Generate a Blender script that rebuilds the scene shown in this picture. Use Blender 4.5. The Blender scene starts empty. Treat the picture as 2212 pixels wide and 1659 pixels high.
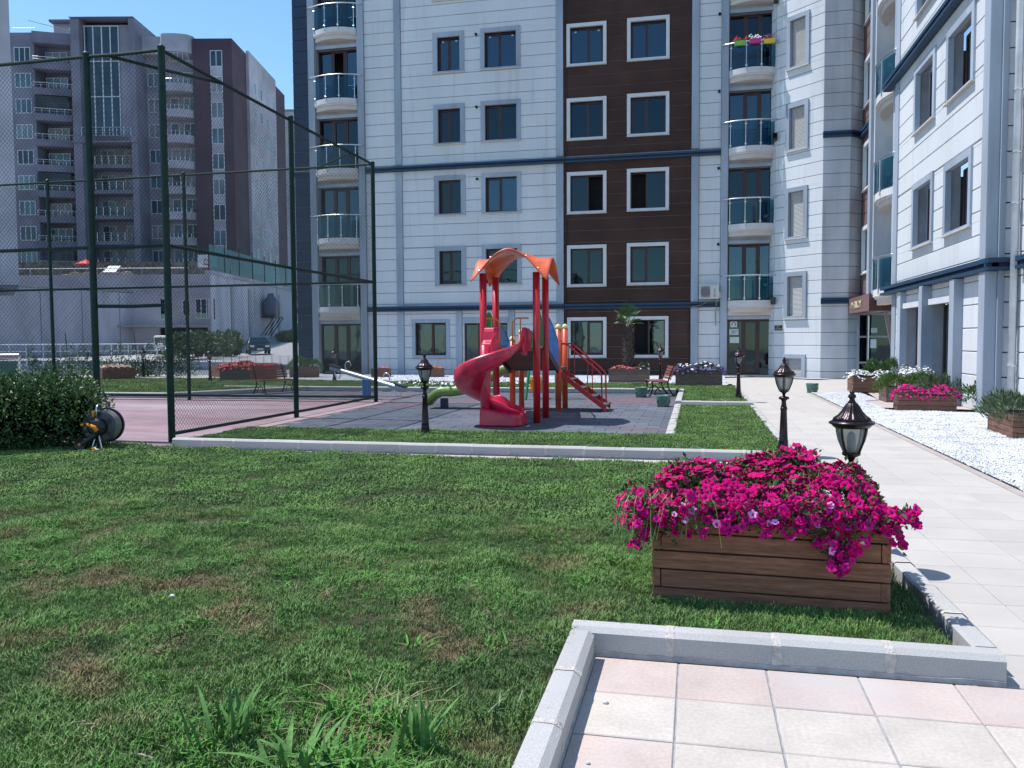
import bpy, math, random
import numpy as np
from mathutils import Vector, Matrix, Euler
random.seed(7); RNG = np.random.default_rng(7)
PI = math.pi; rad = math.radians
S = bpy.context.scene
COL = S.collection
# ------------------------------------------------------------------ camera
A = rad(12.5)                                   # the buildings' grid is turned 12.5 deg to the view
cam_d = bpy.data.cameras.new('camera'); cam = bpy.data.objects.new('camera', cam_d); COL.objects.link(cam)
S.camera = cam
cam_d.sensor_width = 36; cam_d.lens = 36*1789/2212; cam_d.clip_start = .05; cam_d.clip_end = 1500
PITCH = rad(3.02); ROLL = -.006; CH = 1.5
_f = Vector((-math.sin(A)*math.cos(PITCH), math.cos(A)*math.cos(PITCH), -math.sin(PITCH)))
_r0 = Vector((math.cos(A), math.sin(A), 0)); _u0 = _r0.cross(_f)
_r = _r0*math.cos(ROLL) + _u0*math.sin(ROLL); _u = -_r0*math.sin(ROLL) + _u0*math.cos(ROLL)
mw = Matrix((( _r.x, _u.x, -_f.x, 0), (_r.y, _u.y, -_f.y, 0), (_r.z, _u.z, -_f.z, CH), (0, 0, 0, 1)))
cam.matrix_world = mw
S.render.resolution_x = 1024; S.render.resolution_y = 768
# ------------------------------------------------------------------ light
W = bpy.data.worlds.new('World'); S.world = W; W.use_nodes = True
nt = W.node_tree; nt.nodes.clear()
sky = nt.nodes.new('ShaderNodeTexSky'); sky.sky_type = 'NISHITA'; sky.sun_disc = False
SUN = Vector((.47, -.034, -1)).normalized()     # direction the light travels
elev = math.asin(-SUN.z); azi = math.atan2(-SUN.x, -SUN.y)
sky.sun_elevation = elev; sky.sun_rotation = azi
sky.air_density = 1.0; sky.dust_density = .0; sky.ozone_density = 1.6
bg = nt.nodes.new('ShaderNodeBackground'); bg.inputs[1].default_value = .15
wo = nt.nodes.new('ShaderNodeOutputWorld')
wb = nt.nodes.new('ShaderNodeMix'); wb.data_type = 'RGBA'; wb.blend_type = 'MULTIPLY'; wb.inputs['Factor'].default_value = 1; wb.inputs['B'].default_value = (.84, 1.03, 1.10, 1)   # the camera's cool white balance
nt.links.new(sky.outputs[0], wb.inputs['A']); nt.links.new(wb.outputs['Result'], bg.inputs[0]); nt.links.new(bg.outputs[0], wo.inputs[0])
sd = bpy.data.lights.new('sun', 'SUN'); sun = bpy.data.objects.new('sun', sd); COL.objects.link(sun)
sd.energy = 4.5; sd.angle = rad(.53); sd.color = (1, .98, .96)
sun.rotation_euler = SUN.to_track_quat('-Z', 'Y').to_euler(); sun.location = (-20, 10, 60)
S.view_settings.view_transform = 'Standard'; S.view_settings.look = 'None'
S.view_settings.exposure = .33; S.view_settings.gamma = 1
S.render.engine = 'CYCLES'
S.cycles.max_bounces = 8; S.cycles.transparent_max_bounces = 12
# ------------------------------------------------------------------ helpers
_m = {}
def nd(t, typ, **kw):
    n = t.nodes.new(typ)
    for k, v in kw.items(): setattr(n, k, v)
    return n
def mat(name, col, rough=.6, metal=0, var=.12, scale=3, bump=0, bscale=30, col2=None, thr=(.4, .6), rnd=0, rcol=None,
        stretch=None, spec=.5, fine=0, coat=0, objspace=False):
    """procedural material: two noise octaves of colour variation, optional second colour patches, per-object tint, bump"""
    if name in _m: return _m[name]
    m = bpy.data.materials.new(name); m.use_nodes = True; _m[name] = m
    t = m.node_tree; b = t.nodes['Principled BSDF']; L = t.links.new
    b.inputs['Roughness'].default_value = rough; b.inputs['Metallic'].default_value = metal
    b.inputs['Specular IOR Level'].default_value = spec
    if coat: b.inputs['Coat Weight'].default_value = coat; b.inputs['Coat Roughness'].default_value = .08
    if objspace:
        vec = nd(t, 'ShaderNodeTexCoord').outputs['Object']
    else:
        vec = nd(t, 'ShaderNodeNewGeometry').outputs['Position']
    if stretch:
        mp = nd(t, 'ShaderNodeMapping'); mp.inputs['Scale'].default_value = stretch; L(vec, mp.inputs['Vector']); vec = mp.outputs[0]
    if objspace:
        oi0 = nd(t, 'ShaderNodeObjectInfo'); ad = nd(t, 'ShaderNodeVectorMath', operation='ADD')
        mu0 = nd(t, 'ShaderNodeMath', operation='MULTIPLY'); mu0.inputs[1].default_value = 57
        L(oi0.outputs['Random'], mu0.inputs[0]); L(vec, ad.inputs[0]); L(mu0.outputs[0], ad.inputs[1]); vec = ad.outputs[0]
    n1 = nd(t, 'ShaderNodeTexNoise'); n1.inputs['Scale'].default_value = scale; n1.inputs['Detail'].default_value = 6; L(vec, n1.inputs['Vector'])
    c = Vector(col)
    mx = nd(t, 'ShaderNodeMix', data_type='RGBA')
    mx.inputs['A'].default_value = (*[max(0, x*(1-var)) for x in c], 1); mx.inputs['B'].default_value = (*[min(1, x*(1+var)) for x in c], 1)
    mr = nd(t, 'ShaderNodeMapRange'); mr.inputs[1].default_value = .3; mr.inputs[2].default_value = .7
    L(n1.outputs['Fac'], mr.inputs[0]); L(mr.outputs[0], mx.inputs['Factor']); out = mx.outputs['Result']
    if fine:
        n3 = nd(t, 'ShaderNodeTexNoise'); n3.inputs['Scale'].default_value = fine; n3.inputs['Detail'].default_value = 3; L(vec, n3.inputs['Vector'])
        mm = nd(t, 'ShaderNodeMix', data_type='RGBA', blend_type='MULTIPLY'); mm.inputs['Factor'].default_value = .22 if name.endswith('paving') else .55
        r3 = nd(t, 'ShaderNodeMapRange'); r3.inputs[1].default_value = .35; r3.inputs[2].default_value = .65; r3.inputs[3].default_value = .55; r3.inputs[4].default_value = 1.15
        L(n3.outputs['Fac'], r3.inputs[0]); L(out, mm.inputs['A']); L(r3.outputs[0], mm.inputs['B']); out = mm.outputs['Result']
    if col2:
        n2 = nd(t, 'ShaderNodeTexNoise'); n2.inputs['Scale'].default_value = scale*.37; n2.inputs['Detail'].default_value = 5; L(vec, n2.inputs['Vector'])
        r2 = nd(t, 'ShaderNodeMapRange'); r2.inputs[1].default_value = thr[0]; r2.inputs[2].default_value = thr[1]; L(n2.outputs['Fac'], r2.inputs[0])
        m2 = nd(t, 'ShaderNodeMix', data_type='RGBA'); m2.inputs['B'].default_value = (*col2, 1)
        L(r2.outputs[0], m2.inputs['Factor']); L(out, m2.inputs['A']); out = m2.outputs['Result']
    if rnd or rcol:
        oi = nd(t, 'ShaderNodeObjectInfo')
        if rcol:
            m3 = nd(t, 'ShaderNodeMix', data_type='RGBA'); m3.inputs['B'].default_value = (*rcol, 1)
            L(oi.outputs['Random'], m3.inputs['Factor']); L(out, m3.inputs['A']); out = m3.outputs['Result']
        if rnd:
            r4 = nd(t, 'ShaderNodeMapRange'); r4.inputs[3].default_value = 1-rnd; r4.inputs[4].default_value = 1+rnd
            wn = nd(t, 'ShaderNodeTexWhiteNoise', noise_dimensions='1D'); L(oi.outputs['Random'], wn.inputs['W'])
            L(wn.outputs['Value'], r4.inputs[0])
            m4 = nd(t, 'ShaderNodeMix', data_type='RGBA', blend_type='MULTIPLY'); m4.inputs['Factor'].default_value = 1
            L(out, m4.inputs['A']); L(r4.outputs[0], m4.inputs['B']); out = m4.outputs['Result']
    L(out, b.inputs['Base Color'])
    if bump:
        nb = nd(t, 'ShaderNodeTexNoise'); nb.inputs['Scale'].default_value = bscale; nb.inputs['Detail'].default_value = 4; L(vec, nb.inputs['Vector'])
        bp = nd(t, 'ShaderNodeBump'); bp.inputs['Strength'].default_value = bump; bp.inputs['Distance'].default_value = .01
        L(nb.outputs['Fac'], bp.inputs['Height']); L(bp.outputs[0], b.inputs['Normal'])
    return m
def glassmat(name, tint, refl=.25, see=.6, rough=.03):
    """thin window glass: partly see-through tinted, partly mirror-like"""
    if name in _m: return _m[name]
    m = bpy.data.materials.new(name); m.use_nodes = True; _m[name] = m
    t = m.node_tree; t.nodes.clear(); L = t.links.new
    tr = nd(t, 'ShaderNodeBsdfTransparent'); tr.inputs[0].default_value = (*[x*see for x in tint], 1)
    gl = nd(t, 'ShaderNodeBsdfGlossy'); gl.inputs['Roughness'].default_value = rough; gl.inputs[0].default_value = (.36, .47, .54, 1)
    fr = nd(t, 'ShaderNodeFresnel'); fr.inputs[0].default_value = 1.5
    ad = nd(t, 'ShaderNodeMath', operation='ADD', use_clamp=True); ad.inputs[1].default_value = refl
    L(fr.outputs[0], ad.inputs[0])
    geo = nd(t, 'ShaderNodeNewGeometry'); nz = nd(t, 'ShaderNodeTexNoise'); nz.inputs['Scale'].default_value = 1.3; L(geo.outputs['Position'], nz.inputs['Vector'])
    bp = nd(t, 'ShaderNodeBump'); bp.inputs['Strength'].default_value = .10; bp.inputs['Distance'].default_value = .03
    L(nz.outputs['Fac'], bp.inputs['Height']); L(bp.outputs[0], gl.inputs['Normal'])
    mx = nd(t, 'ShaderNodeMixShader'); o = nd(t, 'ShaderNodeOutputMaterial')
    L(ad.outputs[0], mx.inputs[0]); L(tr.outputs[0], mx.inputs[1]); L(gl.outputs[0], mx.inputs[2]); L(mx.outputs[0], o.inputs[0])
    return m
# palette (base colours)
WHITE = mat('white_render', (.63, .645, .665), .85, var=.07, scale=.7, bump=.3, bscale=120, stretch=(1, 1, .3), col2=(.53, .53, .55), thr=(.58, .85))
def streaks(m, amt=.16):
    t = m.node_tree; b = t.nodes['Principled BSDF']; L = t.links.new; src = b.inputs['Base Color'].links[0].from_socket
    g = nd(t, 'ShaderNodeNewGeometry'); mp = nd(t, 'ShaderNodeMapping'); mp.inputs['Scale'].default_value = (5, 5, .28); L(g.outputs['Position'], mp.inputs['Vector'])
    n = nd(t, 'ShaderNodeTexNoise'); n.inputs['Scale'].default_value = 1; n.inputs['Detail'].default_value = 4; L(mp.outputs[0], n.inputs['Vector'])
    r = nd(t, 'ShaderNodeMapRange'); r.inputs[1].default_value = .55; r.inputs[2].default_value = .78; r.inputs[3].default_value = 1; r.inputs[4].default_value = 1-amt; L(n.outputs['Fac'], r.inputs[0])
    sp = nd(t, 'ShaderNodeSeparateXYZ'); L(g.outputs['Position'], sp.inputs[0])
    k = nd(t, 'ShaderNodeMapRange'); k.inputs[1].default_value = 0; k.inputs[2].default_value = .7; k.inputs[3].default_value = .86; k.inputs[4].default_value = 1; L(sp.outputs['Z'], k.inputs[0])
    mm = nd(t, 'ShaderNodeMath', operation='MULTIPLY'); L(r.outputs[0], mm.inputs[0]); L(k.outputs[0], mm.inputs[1])
    x = nd(t, 'ShaderNodeMix', data_type='RGBA', blend_type='MULTIPLY'); x.inputs['Factor'].default_value = 1; L(src, x.inputs['A']); L(mm.outputs[0], x.inputs['B']); L(x.outputs['Result'], b.inputs['Base Color'])
    return m
streaks(WHITE)
WHITE2 = mat('white_render_aged', (.60, .615, .65), .85, var=.07, scale=1.2, bump=.3, bscale=100, stretch=(1, 1, .3), fine=.6)
GROOVE = mat('groove_grey', (.30, .31, .34), .9)
PIL = mat('bluegrey_pilaster', (.37, .425, .50), .8, var=.06, bump=.2, bscale=90, fine=.5, stretch=(1, 1, .3))
SLABW = mat('balcony_render', (.62, .60, .60), .85, var=.07, scale=2)
CREAM = mat('cream_soffit', (.58, .52, .47), .85, var=.05)
NAVY = mat('navy_trim', (.012, .045, .095), .55, var=.15, bump=.1)
NAVYW = mat('navy_siding', (.010, .030, .070), .6, var=.2, bump=.2, fine=.7)
BROWNW = mat('brown_siding', (.072, .040, .033), .8, spec=.2, var=.12, scale=1.5, bump=.25, bscale=60, fine=.6)
BROWNL = mat('brown_siding_sunlit', (.17, .10, .095), .7, var=.1, bump=.2)  # lighter copy of the brown, sunlight held in its colour
TRIMW = mat('white_window_trim', (.62, .63, .65), .7, var=.05)
streaks(WHITE2); streaks(PIL, .12)
FRAME = mat('dark_red_frame', (.045, .016, .018), .4, var=.2)
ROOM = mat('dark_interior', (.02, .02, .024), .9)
CURT = mat('curtain_cloth', (.42, .44, .46), .9, var=.15, scale=6, stretch=(8, 8, .3))
GLASS = glassmat('window_glass', (.42, .62, .75), .13, .75)
GLASSD = glassmat('window_glass_dark', (.12, .24, .34), .06, .6)
BGLASS = glassmat('balcony_glass', (.20, .60, .72), .06, .85)
STEEL = mat('brushed_steel', (.62, .64, .66), .28, metal=.9, var=.08, scale=20)
ALU = mat('grey_aluminium', (.28, .29, .32), .4, metal=.5)
GRAVB = mat('white_gravel_bed', (.36, .36, .38), .9, var=.25, scale=60, bump=1, bscale=120)
PEB = mat('white_marble_pebble', (.60, .60, .63), .6, var=.08, scale=40)
CONC = mat('kerb_concrete', (.45, .435, .42), .9, var=.07, scale=2.5, bump=.35, bscale=160, fine=260, rnd=.05, stretch=(1, 1, 2))
MORT = mat('pale_mortar', (.50, .455, .42), .95, var=.2, scale=30, bump=1, bscale=90)
GROUT = mat('grey_grout', (.30, .30, .31), .95, var=.2, scale=20)
TILEC = mat('cream_paving', (.51, .45, .395), .8, var=.09, scale=4, bump=.10, bscale=200, rnd=.06, fine=60)
TILEP = mat('pink_paving', (.49, .395, .35), .8, var=.10, scale=4, bump=.10, bscale=200, rnd=.06, fine=60, col2=(.46, .41, .39), thr=(.45, .7))
TILEG = mat('greyish_path_paving', (.46, .425, .39), .7, var=.06, scale=2, bump=.06, bscale=200, rnd=.05, fine=200)
TILEB = mat('tan_border_paving', (.36, .31, .28), .85, var=.1, rnd=.06)
COURT = mat('pink_court_floor', (.27, .175, .195), .85, var=.2, scale=.55, bump=.1, col2=(.34, .28, .30), thr=(.5, .68), stretch=(.5, 1.6, 1), fine=3)
RUBBER = mat('rubber_tile', (.105, .12, .15), .85, var=.2, scale=.9, bump=.6, bscale=160, col2=(.165, .105, .13), thr=(.51, .63), rnd=.14, fine=140)
PINKC = mat('pink_concrete', (.42, .31, .31), .9, var=.12, scale=2, bump=.2)
ASPH = mat('grey_yard', (.16, .165, .19), .9, var=.15, scale=.6, bump=.2, fine=8)
STREET = mat('sunlit_street', (.42, .40, .41), .9, var=.08, scale=.5, fine=5)
GROUND = mat('pale_ground', (.33, .31, .29), .95, var=.12, scale=.5, bump=.2)
FGREEN = mat('green_powder_coat', (.005, .026, .020), .5, spec=.25, var=.3, scale=6, bump=.1)
WIRE = mat('green_wire', (.010, .028, .022), .5, var=.2)
BRONZE = mat('bronze_black_iron', (.030, .019, .022), .30, metal=.65, var=.3, scale=14, bump=.15, bscale=60)
LGLASS = mat('ribbed_lamp_glass', (.42, .42, .40), .25, var=.1, scale=30)
WOOD = mat('planter_wood', (.29, .112, .062), .68, var=.32, scale=2.2, bump=.35, bscale=26, stretch=(1.5, 22, 22), rnd=.16, fine=9, objspace=True)
WOODG = mat('planter_wood_grey', (.17, .125, .10), .75, var=.3, scale=2.2, bump=.3, bscale=26, stretch=(1.5, 22, 22), rnd=.18, fine=9, objspace=True)
WOODR = mat('planter_wood_reddish', (.21, .105, .07), .7, var=.25, scale=2.2, bump=.3, bscale=26, stretch=(1.5, 22, 22), rnd=.15, fine=9, objspace=True)
SOIL = mat('soil', (.045, .03, .022), .95, var=.3, scale=30, bump=1)
RED = mat('red_plastic', (.60, .012, .060), .36, var=.16, scale=4, coat=.25, fine=5, col2=(.52, .03, .07), thr=(.5, .8))
REDP = mat('red_metal_paint', (.48, .012, .022), .35, var=.1, coat=.2)
ORANGE = mat('orange_canopy', (.78, .140, .045), .42, var=.14, scale=3, coat=.15, fine=6, col2=(.70, .20, .10), thr=(.5, .8))
ORANGEP = mat('orange_post_paint', (.62, .085, .03), .4, var=.15)
BLUEP = mat('blue_rail_paint', (.03, .19, .52), .35)
GREENP = mat('green_rail_paint', (.015, .20, .075), .35)
YELP = mat('yellow_ochre_rail', (.52, .22, .04), .4)
YCAP = mat('pale_yellow_cap', (.75, .62, .25), .4)
LIME = mat('green_slide_plastic', (.18, .27, .05), .35, var=.15, coat=.2)
YELS = mat('yellow_swing_seat', (.78, .36, .02), .4)
DGREY = mat('dark_grey_step', (.05, .055, .06), .7, bump=.2)
SEEP = mat('grey_seesaw_paint', (.36, .40, .47), .35, metal=.2)
POTG = mat('green_pot_glaze', (.07, .16, .13), .45, var=.35, scale=14, bump=.6, bscale=30)
BENCHW = mat('bench_slat_wood', (.23, .07, .045), .45, var=.25, scale=4)
IRON = mat('black_cast_iron', (.015, .014, .017), .45, metal=.3)
BLACK = mat('black_plastic', (.012, .013, .017), .4, var=.2)
HOSE = mat('grey_hose', (.17, .17, .16), .5, var=.2)
ORG = mat('orange_handle', (.85, .25, .01), .35)
TANW = mat('hazy_tan_tower_render', (.30, .295, .355), .9, var=.08, scale=.4, fine=.2)  # distance haze blended into these four tower colours as pale blue
TAUPE = mat('hazy_taupe_tower_render', (.205, .205, .265), .9, var=.08, scale=.4, fine=.2)
DBROWN = mat('hazy_maroon_tower_render', (.085, .055, .080), .9, var=.1, scale=.3, fine=.2)
PALEW = mat('hazy_pale_tower_render', (.42, .41, .47), .9, var=.07, scale=.4, fine=.2)
BOXW = mat('white_hall_cladding', (.46, .46, .53), .7, var=.08, scale=.5, stretch=(1, 1, .2), fine=.6)
WFRM = mat('white_plastic_frame', (.6, .62, .64), .5)
FARGL = glassmat('far_window_glass', (.35, .5, .6), .18, .7)
STONE = mat('rubble_stone', (.15, .135, .12), .95, var=.45, scale=2, bump=1, bscale=8, fine=6)
REDCOL = mat('dark_red_steel', (.16, .018, .014), .6)
LEAFD = mat('dark_hedge_leaf', (.045, .095, .028), .45, var=.5, scale=5, fine=18)
LEAFM = mat('mid_green_leaf', (.06, .13, .03), .5, var=.5, scale=9, fine=30)
LEAFL = mat('light_green_leaf', (.12, .21, .05), .5, var=.4, scale=12, fine=40)
LEAFG = mat('greygreen_leaf', (.10, .15, .075), .6, var=.4, scale=9)
BARK = mat('bush_stem', (.05, .035, .025), .9)
PALMT = mat('palm_trunk_bark', (.10, .075, .065), .9, var=.5, scale=9, bump=1, bscale=20)
PALML = mat('palm_leaf', (.07, .14, .045), .45, var=.4, scale=7)
MAG = mat('magenta_petal', (.46, .0, .09), .8, var=.35, scale=9, rcol=(.56, .01, .21), fine=40, spec=.08)
MAGD = mat('dark_magenta_throat', (.14, .0, .05), .6)
PINKL = mat('pale_pink_petal', (.62, .22, .52), .55, var=.3, scale=20)
REDF = mat('red_petal', (.60, .012, .02), .55, var=.25, scale=15)
WHF = mat('white_petal', (.80, .80, .82), .6, var=.08, scale=15)
PURF = mat('purple_petal', (.085, .02, .22), .55, var=.4, scale=15)
ORF = mat('orange_petal', (.70, .22, .03), .6, var=.3, scale=15)
SALM = mat('salmon_petal', (.60, .12, .13), .6, var=.3, scale=25)
MIXF = mat('cream_pink_petal', (.55, .36, .26), .7, var=.4, scale=25)
CARP = mat('dark_car_paint', (.006, .016, .028), .22, metal=.4, coat=.6)
TYRE = mat('tyre_rubber', (.015, .015, .015), .8)
GOLD = mat('gold_letters', (.62, .56, .36), .35, metal=.5)
PAPER = mat('paper_notice', (.60, .66, .68), .8)
INK = mat('ink', (.03, .03, .03), .8)

def prop(o, label=None, cat=None, group=None, kind=None):
    if label: o['label'] = label
    if cat: o['category'] = cat
    if group: o['group'] = group
    if kind: o['kind'] = kind
    return o
def empty(name, loc=(0, 0, 0), label=None, cat=None, group=None, kind=None, rz=0):
    o = bpy.data.objects.new(name, None); o.empty_display_size = .1; COL.objects.link(o)
    o.location = loc; o.rotation_euler = (0, 0, rz)
    return prop(o, label, cat, group, kind)
def origin_of(p):
    v = Vector((0, 0, 0))
    while p is not None: v += p.location; p = p.parent
    return v
class Face:
    """wall frame: a runs along the wall, d outward from it, z up"""
    def __init__(s, x, y, ang):
        s.o = Vector((x, y, 0)); s.a = Vector((math.cos(ang), math.sin(ang), 0)); s.n = Vector((math.sin(ang), -math.cos(ang), 0)); s.ang = ang
    def __call__(s, a, d, z):
        p = s.o + s.a*a + s.n*d; return (p.x, p.y, z)
ID = Face(0, 0, 0)
ID2 = lambda x, y, z: (x, y, z)
class M:
    def __init__(s): s.v = []; s.f = []; s.mi = []
    def add(s, vs, fs, mi=0):
        n = len(s.v); s.v += [tuple(p) for p in vs]; s.f += [tuple(i+n for i in q) for q in fs]; s.mi += [mi]*len(fs); return s
    def box(s, x0, x1, y0, y1, z0, z1, f=ID2, mi=0):
        vs = [f(x, y, z) for z in (z0, z1) for y in (y0, y1) for x in (x0, x1)]
        fs = [(0, 2, 3, 1), (4, 5, 7, 6), (0, 1, 5, 4), (2, 6, 7, 3), (0, 4, 6, 2), (1, 3, 7, 5)]
        return s.add(vs, fs, mi)
    def tube(s, pts, r, n=8, caps=True, mi=0):
        pts = [Vector(p) for p in pts]; rs = r if isinstance(r, (list, tuple)) else [r]*len(pts)
        vs = []; up = None
        for i, p in enumerate(pts):
            d = (pts[min(i+1, len(pts)-1)] - pts[max(i-1, 0)]).normalized()
            if up is None:
                up = Vector((0, 0, 1)) if abs(d.z) < .9 else Vector((1, 0, 0))
            x = d.cross(up).normalized(); y = x.cross(d).normalized(); up = y
            for k in range(n):
                a = 2*PI*k/n; vs.append(p + (x*math.cos(a) + y*math.sin(a))*rs[i])
        fs = []
        for i in range(len(pts)-1):
            for k in range(n):
                a, b = i*n+k, i*n+(k+1) % n; fs.append((a, b, b+n, a+n))
        if caps: fs += [tuple(range(n-1, -1, -1)), tuple((len(pts)-1)*n+k for k in range(n))]
        return s.add(vs, fs, mi)
    def lathe(s, prof, c=(0, 0, 0), n=20, flute=0, famp=0, mi=0, axis=None):
        vs = []
        for (r, z) in prof:
            for k in range(n):
                a = 2*PI*k/n; rr = r*(1 + (famp*math.cos(flute*a) if flute else 0)); p = Vector((rr*math.cos(a), rr*math.sin(a), z))
                if axis is not None: p = axis @ p
                vs.append(p + Vector(c))
        fs = [(i*n+k, i*n+(k+1) % n, (i+1)*n+(k+1) % n, (i+1)*n+k) for i in range(len(prof)-1) for k in range(n)]
        fs += [tuple(range(n-1, -1, -1)), tuple((len(prof)-1)*n+k for k in range(n))]
        return s.add(vs, fs, mi)
    def prism(s, poly, z0, z1, f=ID2, mi=0):
        n = len(poly); vs = [f(x, y, z0) for x, y in poly] + [f(x, y, z1) for x, y in poly]
        fs = [tuple(range(n-1, -1, -1)), tuple(range(n, 2*n))] + [(k, (k+1) % n, n+(k+1) % n, n+k) for k in range(n)]
        return s.add(vs, fs, mi)
    def mesh(s, name, mats, o=Vector((0, 0, 0)), smooth=False):
        me = bpy.data.meshes.new(name)
        me.from_pydata([(p[0]-o[0], p[1]-o[1], p[2]-o[2]) for p in s.v], [], s.f)
        for m in (mats if isinstance(mats, (list, tuple)) else [mats]): me.materials.append(m)
        if any(s.mi): me.polygons.foreach_set('material_index', s.mi)
        if smooth: me.polygons.foreach_set('use_smooth', [True]*len(s.f))
        me.update(); return me
    def build(s, name, mats, parent=None, smooth=False, bevel=0, **kw):
        me = s.mesh(name, mats, origin_of(parent), smooth)
        o = bpy.data.objects.new(name, me); COL.objects.link(o); o.parent = parent
        if bevel:
            b = o.modifiers.new('b', 'BEVEL'); b.width = bevel; b.segments = 2; b.limit_method = 'ANGLE'
        return prop(o, **kw)
def inst(name, me, parent, loc, rot=(0, 0, 0), sc=1, **kw):
    o = bpy.data.objects.new(name, me); COL.objects.link(o); o.parent = parent
    o.location = Vector(loc) - origin_of(parent); o.rotation_euler = rot
    o.scale = sc if isinstance(sc, (tuple, list)) else (sc, sc, sc)
    return prop(o, **kw)
def kids(o): return [c for c in bpy.data.objects if c.parent is o]
def copy_tree(o, loc, rz=0, label=None):
    def rec(a, p):
        c = a.copy(); COL.objects.link(c); c.parent = p
        for ch in list(CH_[a.name]) if a.name in CH_ else []: rec(ch, c)
        return c
    CH_ = {}
    for x in bpy.data.objects:
        if x.parent is not None: CH_.setdefault(x.parent.name, []).append(x)
    c = rec(o, None); c.location = loc; c.rotation_euler = (0, 0, rz)
    if label: c['label'] = label
    return c
def Gp(px, py, z=0):                # ground point under a sight line, used for the irregular outlines only
    d = _r*((px-1106)/1789) + _u*((829.5-py)/1789) + _f; k = (z-CH)/d.z
    return Vector((d.x*k, d.y*k, z))
def Cp(px, py, D):                  # across / height on a plane D metres ahead
    d = _r*((px-1106)/1789) + _u*((829.5-py)/1789) + _f
    fh = Vector((-math.sin(A), math.cos(A), 0)); k = D/d.dot(fh)
    return d.dot(_r0)*k, CH + d.z*k
def CF(D): return Face(-math.sin(A)*D, math.cos(A)*D, A)
def cw(x, y): return (x*math.cos(A) - y*math.sin(A), x*math.sin(A) + y*math.cos(A))

# ================================================================== ground
def sheet(name, poly, z, m, **kw):
    q = M(); q.add([(x, y, z) for x, y in poly], [tuple(range(len(poly)))]); return q.build(name, m, **kw)
sheet('ground', [(-400, -60), (300, -60), (300, 600), (-400, 600)], -.06, GROUND, kind='structure')
sheet('plaza', [(1.2, 24.1), (9, 24.1), (9, 36), (-1.0, 36), (-1.0, 28.8), (1.2, 28.8)], -.012, TILEG, kind='structure')
sheet('plaza_strip', [(-.5, 18.35), (1.27, 18.35), (1.27, 18.75), (-.5, 18.75)], -.004, TILEG, kind='structure')
sheet('court_floor', [(-30, 10.05), (-7.35, 10.05), (-7.35, 12.62), (-7.05, 12.62), (-7.45, 19.7), (-30, 19.7)], 0, COURT, kind='structure')
sheet('yard', [(-60, 33), (-17.6, 33), (-17.6, 52), (-70, 52)], .02, ASPH, kind='structure')
sheet('footpath', [(-26, 28.9), (-17.5, 28.9), (-17.5, 31.2), (-26, 32.4)], .10, TILEG, kind='structure')
sheet('concrete_apron', [(3.9, 19.0), (5.66, 18.7), (5.66, 24.1), (4.6, 24.1), (4.3, 21.2), (3.9, 20.8)], .012, TILEP, kind='structure')
# street climbing behind
q = M()
ys = [48, 60, 75, 85, 95, 105, 125]; zs = [0, .2, .45, 1.2, 2.2, 3.0, 4.5]
vs = []; 
for y, z in zip(ys, zs):
    for x in (-42+ (y-48)*.05, -12+(y-48)*-.1): vs.append((*cw(x, y), z))
q.add(vs, [(2*i, 2*i+1, 2*i+3, 2*i+2) for i in range(len(ys)-1)]); q.build('street', STREET, kind='structure')

# ---- paving tiles
def tile_mesh(w, d, m, h=.03, b=.004, name='tile'):
    q = M(); x, y = w/2, d/2
    vs = [(-x, -y, -h), (x, -y, -h), (x, y, -h), (-x, y, -h), (-x, -y, -b), (x, -y, -b), (x, y, -b), (-x, y, -b),
          (-x+b, -y+b, 0), (x-b, -y+b, 0), (x-b, y-b, 0), (-x+b, y-b, 0)]
    q.add(vs, [(0, 1, 5, 4), (1, 2, 6, 5), (2, 3, 7, 6), (3, 0, 4, 7), (4, 5, 9, 8), (5, 6, 10, 9), (6, 7, 11, 10), (7, 4, 8, 11), (8, 9, 10, 11)])
    return q.mesh(name, m)
path = sheet('path', [(-.46, -2), (3.06, -2), (3.06, 24.1), (1.26, 24.1), (1.26, 3.85), (-.46, 3.85)], -.007, GROUT, kind='structure')
pw = .39; tc = tile_mesh(pw-.008, pw-.008, TILEC); tp = tile_mesh(pw-.008, pw-.008, TILEP); tg = tile_mesh(.437-.006, .4-.006, TILEG); tb = tile_mesh(.094, .4-.006, TILEB)
for j in range(6):
    for i in range(9):
        x = -.458 + pw*(i+.5); y = 3.85 - pw*(j+.5)
        edge = (j == 0 and i < 5) or (i == 0 and j != 1)
        inst('paving_tile', tp if edge else tc, path, (x, y, random.uniform(-.0012, .0012)), (random.uniform(-.002, .002), random.uniform(-.002, .002), 0))
far = M(); n = 0
for j in range(51):
    for i in range(4):
        x = 1.265 + .437*(i+.5); y = 3.86 + .4*(j+.5)
        if n < 190: inst('paving_tile', tg, path, (x, y, random.uniform(-.001, .001)), (random.uniform(-.002, .002), random.uniform(-.002, .002), 0)); n += 1
        else: far.box(x-.2155, x+.2155, y-.197, y+.197, -.03, 0)
    if j < 12: inst('border_tile', tb, path, (3.063, 3.86 + .4*(j+.5), .002))
    else: far.box(3.016, 3.11, 3.86+.4*j, 3.86+.4*j+.394, -.03, .002, mi=1)
far.build('far_paving', [TILEG, TILEB], path, kind='stuff')
walk = sheet('walkway', [(-7.35, 9.3), (1.26, 9.3), (1.26, 10.42), (-7.35, 10.42)], -.007, GROUT, kind='structure')
tw = tile_mesh(.494, .394, TILEP)
for i in range(17): inst('paving_tile', tw, walk, (-7.0+.5*i, 10.2, 0))
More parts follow.
